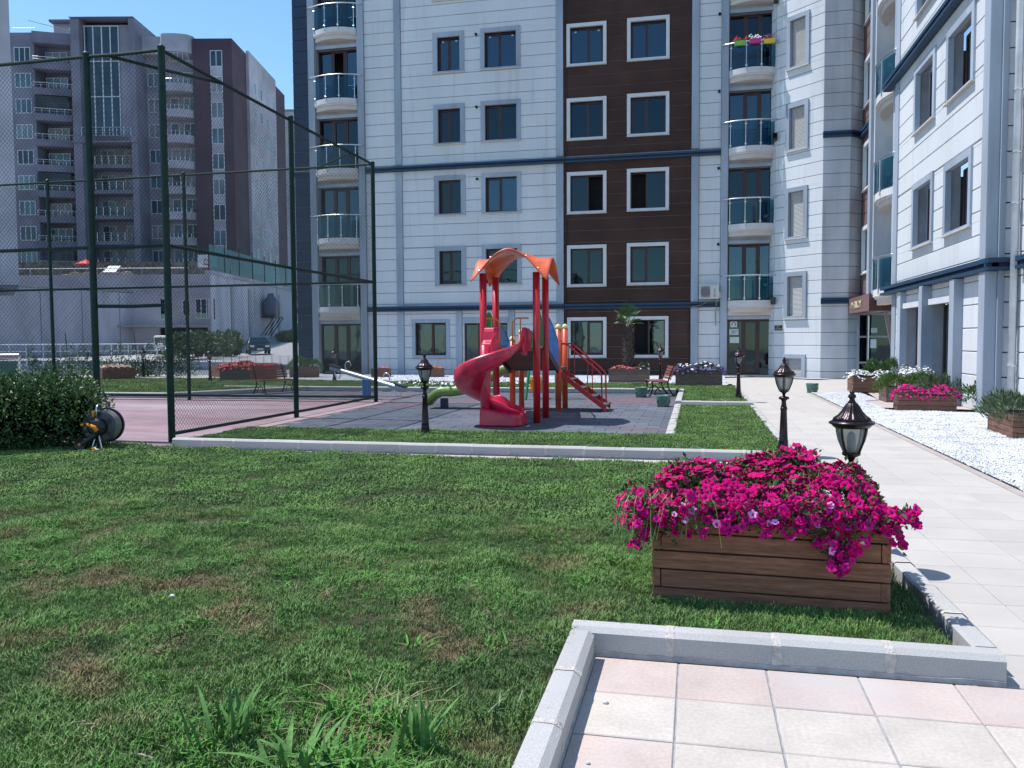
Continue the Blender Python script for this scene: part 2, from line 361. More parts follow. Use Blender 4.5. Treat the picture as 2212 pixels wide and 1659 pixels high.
# ---- playground
play = sheet('playground_floor', [(-7.35, 12.55), (-.4, 12.55), (-.4, 23.4), (-22, 23.4), (-20, 19.8), (-7.6, 19.8)], -.012, DGREY, kind='structure')
tr = tile_mesh(.434, .324, RUBBER, h=.02, b=.005); n = 0; far = M()
for j in range(33):
    for i in range(-1, 17):
        x0 = -7.40+.44*i+(.22 if j % 2 else 0); x1 = x0+.434; y = 12.62+.33*(j+.5)
        x0, x1 = max(x0, -7.37), min(x1, -.44)
        if x1-x0 < .05 or y+.17 > 23.45: continue
        if n < 300 and x1-x0 > .43: inst('rubber_tile', tr, play, ((x0+x1)/2, y, random.uniform(-.002, .002)), (random.uniform(-.006, .006), random.uniform(-.006, .006), 0)); n += 1
        else: far.box(x0, x1, y-.162, y+.162, -.01, random.uniform(-.002, .002))
for j in range(7):
    for i in range(50):
        x = -7.6 - .25*(i+.5); y = 19.85+.5*j+(.25 if i % 2 else 0)+.25
        if y < 23.3: far.box(x-.122, x+.122, y-.247, y+.247, -.01, random.uniform(-.002, .003))
far.build('far_rubber_tiles', RUBBER, play, kind='stuff')
sheet('concrete_strip', [(-7.62, 12.5), (-7.35, 12.6), (-7.40, 19.3), (-7.62, 19.3)], .006, PINKC, kind='structure')

# ---- kerbs : every stone its own piece, rough mortar between
def kerb(name, x0, y0, x1, y1, L=.5, w=.12, h=.13, z0=0, flip=False, label=None, first=None, bevel=.022):
    root = empty(name, (x0, y0, 0), kind='structure')
    d = Vector((x1-x0, y1-y0, 0)); tot = d.length; d.normalize(); ang = math.atan2(d.y, d.x)
    pr = [(0, 0), (w, 0), (w, h-.01), (w-.012, h), (bevel+.006, h), (0, h-bevel)]      # section: front face at 0
    if flip: pr = [(-a, b) for a, b in pr]
    q = M(); a = L-.028; vs = [(0, p, z) for p, z in pr] + [(a, p, z) for p, z in pr]; k = len(pr)
    fs = [tuple(range(k)), tuple(range(2*k-1, k-1, -1))] + [(i, k+i, k+(i+1) % k, (i+1) % k) for i in range(k)]
    if flip: fs = [tuple(reversed(f)) for f in fs]
    q.add(vs, fs); me = q.mesh('kerb_stone', CONC)
    n = max(1, round(tot/L)); LL = tot/n; mo = M()
    for i in range(n):
        o = inst('kerb_stone', me, root, (x0+d.x*LL*i, y0+d.y*LL*i, z0+random.uniform(-.003, .003)), (0, random.uniform(-.004, .004), ang+random.uniform(-.004, .004)), ((LL-.028)/a, 1, 1))
        px, py = x0+d.x*(LL*i-.028), y0+d.y*(LL*i-.028)
        nx, ny = -d.y*(-1 if flip else 1), d.x*(-1 if flip else 1)
        if i:
            ring = []; pf = [(0, 0), (0, (h-bevel)*.25), (0, (h-bevel)*.5), (0, (h-bevel)*.75), (0, h-bevel), ((bevel+.006)*.5, h-bevel*.5), (bevel+.006, h), (w*.5, h), (w-.012, h), (w, h-.012)]
            for t, (u, z) in enumerate(pf):
                ou = -.0015 if u < bevel else 0; oz = .0015 if z >= h-bevel*.6 else 0
                for e in (-.004+random.uniform(-.006, .002), .032+random.uniform(-.002, .008)):
                    k1 = random.uniform(-.0005, .0025); ring.append((px+d.x*e+nx*(u+ou*(1+k1*400)), py+d.y*e+ny*(u+ou*(1+k1*400)), z0+z+oz*(1+k1*400)))
            mo.add(ring, [(2*t, 2*t+1, 2*t+3, 2*t+2) for t in range(len(pf)-1)])
    if mo.v: mo.build('mortar', MORT, root, kind='stuff')
    # rough foot of mortar under the front face
    q = M(); prev = None; nx, ny = -d.y*(-1 if flip else 1), d.x*(-1 if flip else 1); vs = []; N = int(tot/.06)+1
    for i in range(N+1):
        t = (tot-.03)*i/N
        for u, z in ((.004, .026+random.uniform(-.003, .003)), (-.004, .022+random.uniform(-.005, .003)), (-.005, -.002)):
            vs.append((x0+d.x*t+nx*u, y0+d.y*t+ny*u, z0+z))
    q.add(vs, [(3*i+k, 3*i+3+k, 3*i+4+k, 3*i+1+k) for i in range(N) for k in (0, 1)]); q.build('mortar_foot', GROUT, root, kind='stuff')
    return root
kerb('kerb', -.575, 3.86, 1.34, 3.86, w=.12)                 # behind the tiled bay
kerb('kerb', -.458, -.5, -.458, 3.855, w=.115)                   # its left side, face towards +x
kerb('kerb', 1.335, 3.985, 1.26, 9.3, w=.12)
kerb('kerb', -7.3, 10.45, 1.1, 10.45)
kerb('kerb', 1.26, 10.45, 1.26, 18.3, w=.12, h=.09)
kerb('kerb', -.44, 12.6, -.44, 18.45, w=.14, h=.09, flip=True)
kerb('kerb', -7.3, 12.58, -.44, 12.58, L=1, w=.05, h=.05, flip=True, bevel=.006)
kerb('kerb', -7.36, 10.6, -7.36, 12.58, L=1, w=.05, h=.05, bevel=.006)
kerb('kerb', -.44, 18.78, 1.22, 18.78)
kerb('kerb', -.44, 18.78, -.44, 23.5, w=.14, flip=True)
kerb('kerb', -14.5, 23.42, -.5, 23.42)
kerb('kerb', -30, 19.8, -14.0, 19.8, w=.12, h=.14)
kerb('kerb', -14.0, 19.8, -11.6, 23.42, w=.12, h=.14)
kerb('kerb', 1.26, 18.8, 1.26, 24.1, w=.12, h=.09)
# ---- lawns (soil under real blades)
LAWN = bpy.data.materials.new('lawn_soil')
def grass_color(m, soil=False):
    m.use_nodes = True; t = m.node_tree; b = t.nodes['Principled BSDF']; L = t.links.new
    b.inputs['Roughness'].default_value = .9 if soil else .55; b.inputs['Specular IOR Level'].default_value = .12
    g = nd(t, 'ShaderNodeNewGeometry'); P = g.outputs['Position']
    def noise(sc, det=4, off=0):
        n = nd(t, 'ShaderNodeTexNoise'); n.inputs['Scale'].default_value = sc; n.inputs['Detail'].default_value = det
        if off:
            a = nd(t, 'ShaderNodeVectorMath', operation='ADD'); a.inputs[1].default_value = (off, off*.7, 0); L(P, a.inputs[0]); L(a.outputs[0], n.inputs['Vector'])
        else: L(P, n.inputs['Vector'])
        return n.outputs['Fac']
    def rng(x, a, b_, c=0, d=1):
        r = nd(t, 'ShaderNodeMapRange'); r.inputs[1].default_value = a; r.inputs[2].default_value = b_; r.inputs[3].default_value = c; r.inputs[4].default_value = d; L(x, r.inputs[0]); return r.outputs[0]
    def mix(f, a, b_):
        x = nd(t, 'ShaderNodeMix', data_type='RGBA'); L(f, x.inputs['Factor'])
        for k, v in (('A', a), ('B', b_)):
            if isinstance(v, tuple): x.inputs[k].default_value = (*v, 1)
            else: L(v, x.inputs[k])
        return x.outputs['Result']
    if soil: c = mix(rng(noise(3), .35, .65), (.035, .042, .018), (.06, .05, .032))
    else:
        c = mix(rng(noise(1.3, 5), .38, .60), (.052, .112, .026), (.150, .285, .055))
        c = mix(rng(noise(90, 2), .4, .62), c, (.19, .30, .11))
        c = mix(rng(noise(140, 2, 5), .60, .66), c, (.25, .235, .13))
    sx = nd(t, 'ShaderNodeSeparateXYZ'); L(P, sx.inputs[0])
    near = rng(sx.outputs['Y'], 8.0, 4.2); left = rng(sx.outputs['X'], .3, -1.0)
    mu = nd(t, 'ShaderNodeMath', operation='MULTIPLY'); L(near, mu.inputs[0]); L(left, mu.inputs[1])
    farL = rng(sx.outputs['Y'], 20.5, 22.5)
    lx = rng(sx.outputs['X'], -12.5, -14); mf = nd(t, 'ShaderNodeMath', operation='MULTIPLY'); L(farL, mf.inputs[0]); L(lx, mf.inputs[1])
    mxm = nd(t, 'ShaderNodeMath', operation='MAXIMUM'); L(mu.outputs[0], mxm.inputs[0]); L(mf.outputs[0], mxm.inputs[1])
    p = rng(noise(1.9, 7, 11), .53, .67, 0, .85)
    m2 = nd(t, 'ShaderNodeMath', operation='MULTIPLY'); L(p, m2.inputs[0]); L(mxm.outputs[0], m2.inputs[1])
    c = mix(m2.outputs[0], c, (.29, .205, .115) if not soil else (.16, .105, .065))
    L(c, b.inputs['Base Color'])
    return m
grass_color(LAWN, True); BLADE = grass_color(bpy.data.materials.new('grass_blade'))
WEED = mat('weed_leaf', (.085, .23, .040), .7, spec=.15, var=.4, scale=6, fine=40)
STRAW = mat('dry_straw', (.34, .25, .15), .8, var=.3, scale=20)
def tuft(nb, h, wd, spread, lean, m, name, curve=1.0):
    q = M()
    for i in range(nb):
        a = random.uniform(0, 2*PI); r = spread*math.sqrt(random.random()); x, y = r*math.cos(a), r*math.sin(a)
        b = random.uniform(0, 2*PI); hh = h*random.uniform(.55, 1.15); l = hh*lean*random.uniform(.2, 1.2); w = wd*random.uniform(.7, 1.3)
        dx, dy = math.cos(b), math.sin(b); px, py = -dy*w/2, dx*w/2
        q.add([(x-px, y-py, -.01), (x+px, y+py, -.01), (x+dx*l*.4+px*.8, y+dy*l*.4+py*.8, hh*.6), (x+dx*l*.4-px*.8, y+dy*l*.4-py*.8, hh*.6), (x+dx*l, y+dy*l, hh*(1-.25*lean*curve))], [(0, 1, 2, 3), (3, 2, 4)])
    me = q.mesh(name, m); return bpy.data.objects.new(name, me)
def make_set(name, objs):
    c = bpy.data.collections.new(name)
    for o in objs: c.objects.link(o)
    return c
def scatter(name, poly, z, coll, dens, smin, smax, seed=0, label=None, parent=None, tilt=.15, noise_thr=None, nscale=1.2, **kw):
    q = M(); q.add([(x, y, z) for x, y in poly], [tuple(range(len(poly)))])
    o = q.build(name, BLADE, parent, **kw)
    g = bpy.data.node_groups.new(name, 'GeometryNodeTree')
    g.interface.new_socket('Geometry', in_out='INPUT', socket_type='NodeSocketGeometry'); g.interface.new_socket('Geometry', in_out='OUTPUT', socket_type='NodeSocketGeometry')
    N = g.nodes.new; L = g.links.new
    gi = N('NodeGroupInput'); go = N('NodeGroupOutput'); dp = N('GeometryNodeDistributePointsOnFaces'); ip = N('GeometryNodeInstanceOnPoints'); ci = N('GeometryNodeCollectionInfo')
    ci.inputs['Collection'].default_value = coll; ci.inputs['Separate Children'].default_value = True; ci.inputs['Reset Children'].default_value = True
    tri = N('GeometryNodeTriangulate'); L(gi.outputs[0], tri.inputs[0])
    L(tri.outputs[0], dp.inputs['Mesh']); dp.inputs['Density'].default_value = dens; dp.inputs['Seed'].default_value = seed
    if noise_thr:
        nz = N('ShaderNodeTexNoise'); nz.inputs['Scale'].default_value = nscale; nz.inputs['Detail'].default_value = 4
        pos = N('GeometryNodeInputPosition'); L(pos.outputs[0], nz.inputs['Vector'])
        mr = N('ShaderNodeMapRange'); mr.inputs[1].default_value = noise_thr[0]; mr.inputs[2].default_value = noise_thr[1]; mr.inputs[3].default_value = noise_thr[2] if len(noise_thr) > 2 else 0; mr.inputs[4].default_value = 1
        L(nz.outputs['Fac'], mr.inputs[0])
        cp = N('FunctionNodeRandomValue'); cp.data_type = 'FLOAT'; cp.inputs['Seed'].default_value = seed+9
        lt = N('FunctionNodeCompare'); lt.operation = 'LESS_THAN'; L(cp.outputs[1], lt.inputs[0]); L(mr.outputs[0], lt.inputs[1])
        L(lt.outputs[0], ip.inputs['Selection'])
    rv = N('FunctionNodeRandomValue'); rv.data_type = 'FLOAT_VECTOR'; rv.inputs[0].default_value = (-tilt, -tilt, 0); rv.inputs[1].default_value = (tilt, tilt, 6.283); rv.inputs['Seed'].default_value = seed+1
    rs = N('FunctionNodeRandomValue'); rs.data_type = 'FLOAT'; rs.inputs[2].default_value = smin; rs.inputs[3].default_value = smax; rs.inputs['Seed'].default_value = seed+2
    hn = N('ShaderNodeTexNoise'); hn.inputs['Scale'].default_value = 2.6; hn.inputs['Detail'].default_value = 3; hp = N('GeometryNodeInputPosition'); L(hp.outputs[0], hn.inputs['Vector'])
    hm = N('ShaderNodeMapRange'); hm.inputs[1].default_value = .35; hm.inputs[2].default_value = .65; hm.inputs[3].default_value = .55; hm.inputs[4].default_value = 1.35; L(hn.outputs['Fac'], hm.inputs[0])
    sm_ = N('ShaderNodeMath'); sm_.operation = 'MULTIPLY'; L(rs.outputs[1], sm_.inputs[0]); L(hm.outputs[0], sm_.inputs[1])
    L(dp.outputs['Points'], ip.inputs['Points']); L(ci.outputs[0], ip.inputs['Instance']); ip.inputs['Pick Instance'].default_value = True
    L(rv.outputs[0], ip.inputs['Rotation']); L(sm_.outputs[0], ip.inputs['Scale']); L(ip.outputs[0], go.inputs[0])
    md = o.modifiers.new('scatter', 'NODES'); md.node_group = g
    return o
tn = make_set('tufts_near', [tuft(30, .040, .0030, .045, .65, BLADE, 'grass_tuft') for _ in range(5)])
tf = make_set('tufts_far', [tuft(26, .038, .007, .08, .9, BLADE, 'grass_tuft') for _ in range(4)])
tw_ = make_set('tufts_weed', [tuft(12, .055, .010, .02, 1.3, WEED, 'weed_tuft') for _ in range(4)])
tt = make_set('tufts_tall', [tuft(16, .085, .004, .035, 1.0, BLADE, 'tall_tuft') for _ in range(3)])
ts = make_set('tufts_straw', [tuft(14, .05, .0028, .05, 1.6, STRAW, 'straw_tuft') for _ in range(3)])
LZ = .085
lawnN = [(-14, .3), (-.58, .3), (-.58, 3.99), (1.13, 3.99), (1.13, 9.4), (-7.3, 9.9), (-7.35, 10.04), (-14, 10.04)]
sheet('lawn', lawnN, LZ, LAWN, kind='structure')
vis = [(-2.4, 1.9), (-.585, 1.9), (-.585, 3.995), (1.125, 3.995), (1.125, 9.4), (-7.3, 9.88), (-7.35, 10.0), (-11.5, 10.0), (-9.6, 8)]
nearp = [(-2.6, 1.9), (-.585, 1.9), (-.585, 3.995), (1.125, 3.995), (1.125, 6.3), (-6.2, 6.3)]
farp = [(-6.2, 6.3), (1.125, 6.3), (1.125, 9.4), (-7.3, 9.88), (-7.35, 10.0), (-11.5, 10.0)]
GL = dict(label=None, kind='stuff')
def grass(poly, z, coll, dens, a, b, seed, lab, nm='grass', **kw):
    o = scatter(nm, poly, z, coll, dens, a, b, seed, kind='stuff', **kw); o['label'] = lab; o['category'] = 'grass'; return o
grass(nearp, LZ, tn, 1400, .45, 1.35, 1, 'mown green grass with brown dry patches nearest the camera')
grass(farp, LZ, tf, 420, .6, 1.2, 2, 'mown green grass of the middle of the big lawn')
grass(nearp, LZ, tw_, 380, .35, 1.1, 3, 'broad-leaved green weeds growing in clumps in the near lawn', 'weeds', noise_thr=(.53, .62), nscale=1.4)
grass(nearp, LZ, tt, 150, .4, .9, 4, 'taller grass tussocks standing out of the near lawn', 'tall_grass', noise_thr=(.5, .65), nscale=2.3)
lush = make_set('tufts_lush', [tuft(14, .11, .008, .035, 1.0, WEED, 'lush_tuft') for _ in range(4)])
grass([(-1.95, 1.95), (-.80, 1.95), (-.80, 2.75), (-1.3, 3.05), (-1.85, 2.75)], LZ, lush, 330, .35, 1.0, 14, 'lush light green weeds around the strap-leaved plants at the bottom edge', 'weeds', noise_thr=(.36, .6), nscale=3)
grass([(-1.8, 3.0), (-.9, 3.0), (-.5, 3.7), (-.9, 4.1), (-1.7, 3.6)], LZ, lush, 130, .25, .7, 15, 'bright green leafy weeds in the middle of the near lawn', 'weeds', noise_thr=(.46, .6), nscale=2.4)
grass([(-2.6, 1.9), (-.6, 1.9), (-.6, 3.9), (-1, 5.0), (-4.5, 5.4)], LZ, ts, 300, .5, 1.2, 5, 'dry straw-coloured grass stems in the bare patches', 'dry_grass', noise_thr=(.52, .62), nscale=1.5)
strip = [(-7.28, 10.6), (1.1, 10.6), (1.1, 18.2), (-.28, 18.2), (-.28, 12.5), (-7.28, 12.5)]
sheet('lawn_strip', strip, .075, LAWN, kind='structure'); grass(strip, .075, tf, 420, .55, 1.1, 6, 'green grass strip in front of and beside the playground')
sm = [(-.28, 18.92), (1.12, 18.92), (1.12, 25.9), (-13, 27.6), (-13, 23.56), (-.28, 23.56)]
sheet('lawn_far', sm, .09, LAWN, kind='structure'); grass(sm, .09, tf, 240, .6, 1.2, 7, 'green grass behind the playground kerb and round the purple flowers')
sl = [(-34, 19.95), (-14.1, 19.95), (-11.8, 23.56), (-13.0, 23.56), (-13, 27.6), (-17.5, 28.8), (-26, 28.8), (-34, 31)]
sheet('lawn_left', sl, .09, LAWN, kind='structure'); grass(sl, .09, tf, 110, .7, 1.6, 8, 'half dry grass between the ball court and the flower boxes')
# ---- gravel
def pebble(seed):
    random.seed(seed); q = M(); n = 6; k = random.uniform(.6, 1); vs = [(0, 0, .012)]
    for zz, rr in ((.006, .010), (0, .013)):
        for i in range(n):
            a = 2*PI*i/n; r = rr*random.uniform(.75, 1.25); vs.append((r*math.cos(a), r*math.sin(a)*k, zz*random.uniform(.8, 1.2)))
    fs = [(0, 1+i, 1+(i+1) % n) for i in range(n)] + [(1+i, 7+i, 7+(i+1) % n, 1+(i+1) % n) for i in range(n)]
    q.add(vs, fs); return bpy.data.objects.new('pebble', q.mesh('pebble', PEB))
pc = make_set('pebbles', [pebble(i) for i in range(5)]); random.seed(11)
gr1 = [(3.12, 6), (7, 6), (7, 12), (5.9, 18), (3.9, 18.5), (3.9, 20.9), (4.3, 21.3), (4.4, 24.0), (3.12, 24.05)]
sheet('gravel_bed', gr1, .012, GRAVB, kind='structure')
for p, sd_, dn, lab in (([(3.12, 6.5), (5.6, 8), (5.9, 17.7), (3.9, 18.4), (3.12, 18.4)], 1, 1500, 'bright white pebbles between the path and the right building'),
                   ([(3.12, 18.4), (3.9, 18.4), (3.9, 20.9), (4.3, 21.3), (4.4, 24.0), (3.12, 24.05)], 2, 900, 'white pebbles at the far end of the path border')):
    o = scatter('gravel', p, .014, pc, dn, .8, 1.7, sd_, kind='stuff', tilt=.6); o['label'] = lab; o['category'] = 'gravel'
gr2 = [(-17.4, 29.6), (-13, 28.2), (-.9, 28.2), (1.0, 26.9), (1.1, 33.2), (3.0, 34.3), (-17.4, 34.3)]
sheet('gravel_bed', gr2, .03, GRAVB, kind='structure')
o = scatter('gravel', gr2, .03, pc, 260, 1.4, 2.6, 3, kind='stuff', tilt=.6); o['label'] = 'white pebbles along the foot of the shaded apartment front'; o['category'] = 'gravel'
gr3 = [(3.1, 33.0), (4.2, 31.8), (4.9, 32.0), (4.55, 32.6), (2.98, 34.2)]
sheet('gravel_bed', gr3, .02, GRAVB, kind='structure')

# ================================================================== facades
PH = .485
def rows_up(z_start, z_end):
    r = []; z = z_start
    while z < z_end-.05: r.append((z, min(z+PH, z_end))); z += PH
    return r
ROWS = [(.0, .24)] + [(.24+PH*i, .24+PH*(i+1)) for i in range(5)] + [(2.665, 2.80)]
ROWS += [(2.99, 3.105)] + [(3.105+PH*i, 3.105+PH*(i+1)) for i in range(11)] + [(8.44, 8.82)]
ROWS += [(9.08, 9.415)] + [(9.415+PH*i, 9.415+PH*(i+1)) for i in range(16)]
def cells(a0, a1, z0, z1, ops):
    """rectangles of the band z0..z1 left over around the openings"""
    zs = sorted({z0, z1, *[z for o in ops for z in o[2:] if z0 < z < z1]}); out = []
    for b, t in zip(zs, zs[1:]):
        mid = (b+t)/2; cuts = sorted([(max(a0, o[0]), min(a1, o[1])) for o in ops if o[2] < mid < o[3] and o[1] > a0 and o[0] < a1])
        x = a0
        for c0, c1 in cuts:
            if c0-x > .01: out.append((x, c0, b, t))
            x = max(x, c1)
        if a1-x > .01: out.append((x, a1, b, t))
    m = []                                            # merge stacked cells of equal width
    for c in out:
        for k, e in enumerate(m):
            if abs(e[0]-c[0]) < 1e-6 and abs(e[1]-c[1]) < 1e-6 and abs(e[3]-c[2]) < 1e-6: m[k] = (e[0], e[1], e[2], c[3]); break
        else: m.append(c)
    return m
def siding(parent, f, a0, a1, ops, m, zmax=17.5, proud=.03, name='wall_panel', rows=ROWS, gap=.022, cap=None):
    rest = None
    for z0, z1 in rows:
        if z0 >= zmax: break
        for c in cells(a0, a1, z0, z1, ops):
            g = gap/2; q = M(); b = .008
            x0, x1, u, t = c[0], c[1], c[2]+(g if abs(c[2]-z0) < 1e-6 else 0), c[3]-(g if abs(c[3]-z1) < 1e-6 else 0)
            if t-u < .02 or x1-x0 < .02: continue
            vs = [f(x, d, z) for d, e in ((-.01, 0), (proud-b, 0), (proud, b)) for x, z in ((x0+e, u+e), (x1-e, u+e), (x1-e, t-e), (x0+e, t-e))]
            fs = [(8, 9, 10, 11)] + [(4*k+i, 4*k+(i+1) % 4, 4*k+4+(i+1) % 4, 4*k+4+i) for k in (0, 1) for i in range(4)]
            q.add(vs, fs); q.build(name, m, parent)
def backing(parent, f, a0, a1, z1, ops, m, th=.3, z0=0, name='wall'):
    q = M()
    for c in cells(a0, a1, z0, z1, ops): q.box(c[0], c[1], -th, 0, c[2], c[3], f)
    return q.build(name, m, parent)
def rect_frame(q, f, a0, a1, z0, z1, w, d0, d1, wb=None, mi=0):
    wb = w if wb is None else wb
    q.box(a0, a1, d0, d1, z1-w, z1, f, mi); q.box(a0, a1, d0, d1, z0, z0+wb, f, mi) if wb > 0 else None
    q.box(a0, a0+w, d0, d1, z0+wb, z1-w, f, mi); q.box(a1-w, a1, d0, d1, z0+wb, z1-w, f, mi)
def curtain(f, a0, a1, d, z0, z1, parent, m=None, amp=.03, name='curtain'):
    q = M(); n = max(6, int((a1-a0)/.035)); vs = []
    for i in range(n+1):
        a = a0+(a1-a0)*i/n; dd = d+amp*math.sin(i*1.9+a)*random.uniform(.5, 1)
        vs += [f(a, dd, z0), f(a, dd, z1)]
    q.add(vs, [(2*i, 2*i+2, 2*i+3, 2*i+1) for i in range(n)]); q.build(name, m or CURT, parent, smooth=True)
def window(parent, f, a0, a1, z0, z1, tw, trim, cur=(), split=.5, open_=None, glass=None, sill=True, proud=.07, tb=None, shutter=False, deep=.16, lab=None, awn=0, sticker=False):
    """trim ring (the window part) > frame, pane, sill, curtain, interior"""
    q = M(); rect_frame(q, f, a0, a1, z0, z1, tw, -.05, proud, tb)
    tb = tw if tb is None else tb
    w = q.build('window', trim, parent, bevel=.004)
    b0, b1, y0, y1 = a0+tw, a1-tw, z0+tb, z1-tw
    q = M(); q.box(b0, b1, -.75, -.72, y0, y1, f); q.box(b0-.02, b0, -.72, -deep, y0, y1, f); q.box(b1, b1+.02, -.72, -deep, y0, y1, f); q.box(b0, b1, -.72, -deep, y0-.02, y0, f); q.box(b0, b1, -.72, -deep, y1, y1+.02, f)
    q.build('interior', ROOM, w)
    q = M(); rect_frame(q, f, b0, b1, y0, y1, .001, -.15, -.05) ; 
    if shutter:
        q = M(); n = int((y1-y0)/.048)
        stop = y1 if shutter is True else y1
        for i in range(n):
            z = y0+.01+i*.048; q.add([f(b0+.02, -.06, z), f(b1-.02, -.06, z), f(b1-.02, -.045, z+.022), f(b0+.02, -.045, z+.022), f(b1-.02, -.06, z+.040), f(b0+.02, -.06, z+.040)], [(0, 1, 2, 3), (3, 2, 4, 5)])
        q.build('shutter', SLAT, w, kind='stuff')
        q = M(); rect_frame(q, f, b0, b1, y0, y1, .025, -.09, -.03); q.build('frame', ALU, w)
    else:
        mid = b0+(b1-b0)*split; q = M(); e = .05
        rect_frame(q, f, b0, b1, y0, y1, .05, -deep-.05, -deep)
        q.box(mid-.035, mid+.035, -deep-.05, -deep, y0+e, y1-e, f)
        s0, s1 = (b0+.05, mid-.035) if split <= .5 else (mid+.035, b1-.05)
        if not open_: rect_frame(q, f, s0, s1, y0+.05, y1-.05, .04, -deep-.03, -deep+.02)
        q.build('frame', FRAME, w)
        for k, (p0, p1) in enumerate(((b0+.05, mid-.035), (mid+.035, b1-.05))):
            if open_ == k+1: continue
            M().box(p0, p1, -deep-.03, -deep-.022, y0+.05, y1-.05, f).build('pane', glass or GLASS, w)
        if awn:                                   # tilted open sash
            s0, s1 = (b0+.05, mid-.035) if awn == 1 else (mid+.035, b1-.05)
            g = lambda a, d, z: f(a, d - .14*(z-y0)/(y1-y0), z)
            q = M(); rect_frame(q, g, s0, s1, y0+.06, y1-.05, .055, -deep-.03, -deep-.0); q.build('sash', FRAME, w)
        for c0, c1 in cur: curtain(f, b0+(b1-b0)*c0, b0+(b1-b0)*c1, -deep-.14, y0, y1-.02, w)
        if sticker:
            q = M(); q.box(b0+.16, b0+.24, -deep-.02, -deep-.016, y1-.16, y1-.10, f); q.box(b1-.24, b1-.16, -deep-.02, -deep-.016, y1-.16, y1-.10, f); q.build('sticker', PAPER, w)
    if sill: M().box(a0-.01, a1+.01, -.04, proud+.045, z0-.03, z0, f).build('sill', SILL, w)
    return w
SLAT = mat('pale_shutter_slat', (.50, .49, .48), .5, var=.05)
SILL = mat('pale_stone_sill', (.56, .52, .49), .7, var=.1)
def bay_door(parent, f, a0, a1, z0, z1, lintel=.07, glass=None, cur=((.0, .3), (.7, 1)), dd=-.30, name='balcony_door', open_=False):
    w_ = a1-a0; q = M(); m0 = a0+w_*.335; m1 = a0+w_*.665
    rect_frame(q, f, a0, a1, z0, z1, .06, dd-.06, dd, .05)
    for x in (m0, m1): q.box(x-.05, x+.05, dd-.06, dd+.012, z0+.05, z1-.06, f)
    rect_frame(q, f, m0+.05, m1-.05, z0+.05, z1-.06, .06, dd-.05, dd+.03, .09)
    dr = q.build(name, FRAME, parent)
    for i, (p, r) in enumerate(((a0+.06, m0-.05), (m0+.11, m1-.11), (m1+.05, a1-.06))):
        if open_ and i == 1: continue
        M().box(p, r, dd-.035, dd-.027, z0+.06, z1-.08, f).build('pane', glass or GLASS, dr)
    for c0, c1 in cur: curtain(f, a0+w_*c0+.04, a0+w_*c1-.02, dd-.18, z0+.02, z1-.1, dr)
    q = M(); q.box(a0, a1, -1.2, -1.17, z0, z1, f); q.box(a0, a1, -1.17, dd-.07, z0-.02, z0, f); q.box(a0, a1, -1.17, dd-.07, z1, z1+.02, f)
    q.box(a0-.02, a0, -1.17, dd-.07, z0, z1, f); q.box(a1, a1+.02, -1.17, dd-.07, z0, z1, f)
    q.build('interior', ROOM, dr); return dr
def balcony(parent, f, a0, a1, zf, bulge=.34, rail_over=.3, full=True, glass_m=None, nb=4, base=.18, cream=True, top=1.0):
    """curved slab in front of a bay with glass balustrade, steel balusters, bowed handrail"""
    n = 14; c = (a0+a1)/2; h = (a1-a0)/2
    def arc(u, ex=0): return base+bulge*(1-u*u)+ex
    us = [-1+2*i/n for i in range(n+1)]
    def strip(q, z0, z1, ex, din=-.05):
        poly = [(c+h*u, arc(u, ex)) for u in us] + [(a1, din), (a0, din)]
        q.prism(poly, z0, z1, f)
    q = M(); strip(q, zf-.20, zf+.02, 0); strip(q, zf-.26, zf-.20, -.05)
    sl = q.build('balcony', SLABW, parent)
    q = M(); strip(q, zf-.44, zf-.26, -.12); q.build('soffit', CREAM, sl)
    q = M(); q.tube([f(c+(h+rail_over*(1 if u > 0 else 1))*u*1.0, arc(u, .03)-.0, zf+top) for u in us], .028, 8); q.build('handrail', STEEL, sl, smooth=True)
    for i in range(nb):
        u = -.94+1.88*i/(nb-1); x = c+h*u; d = arc(u, .02); q = M()
        q.tube([f(x, d, zf-.12), f(x, d, zf+top)], .02, 7)
        for zz in (.10, .86): q.tube([f(x-.045, d, zf+zz), f(x+.045, d, zf+zz)], .024, 6)
        q.build('baluster', STEEL, sl)
    for i in range(nb-1):
        u0 = -.94+1.88*i/(nb-1)+.03; u1 = -.94+1.88*(i+1)/(nb-1)-.03; q = M(); vs = []
        for k in range(5):
            u = u0+(u1-u0)*k/4; vs += [f(c+h*u, arc(u, .0), zf+.05), f(c+h*u, arc(u, .0), zf+.93)]
        q.add(vs, [(2*k, 2*k+2, 2*k+3, 2*k+1) for k in range(4)]); q.build('glass_panel', glass_m or BGLASS, sl)
    return sl
def band(parent, f, a0, a1, z0, z1, m=NAVY, d=.16, name='cornice'):
    q = M(); h = z1-z0
    q.box(a0, a1, 0.0, d, z0+.0, z0+h*.28, f); q.box(a0, a1, 0, d*.5, z0+h*.28, z0+h*.62, f); q.box(a0, a1, 0, d, z0+h*.62, z1, f)
    return q.build(name, m, parent)
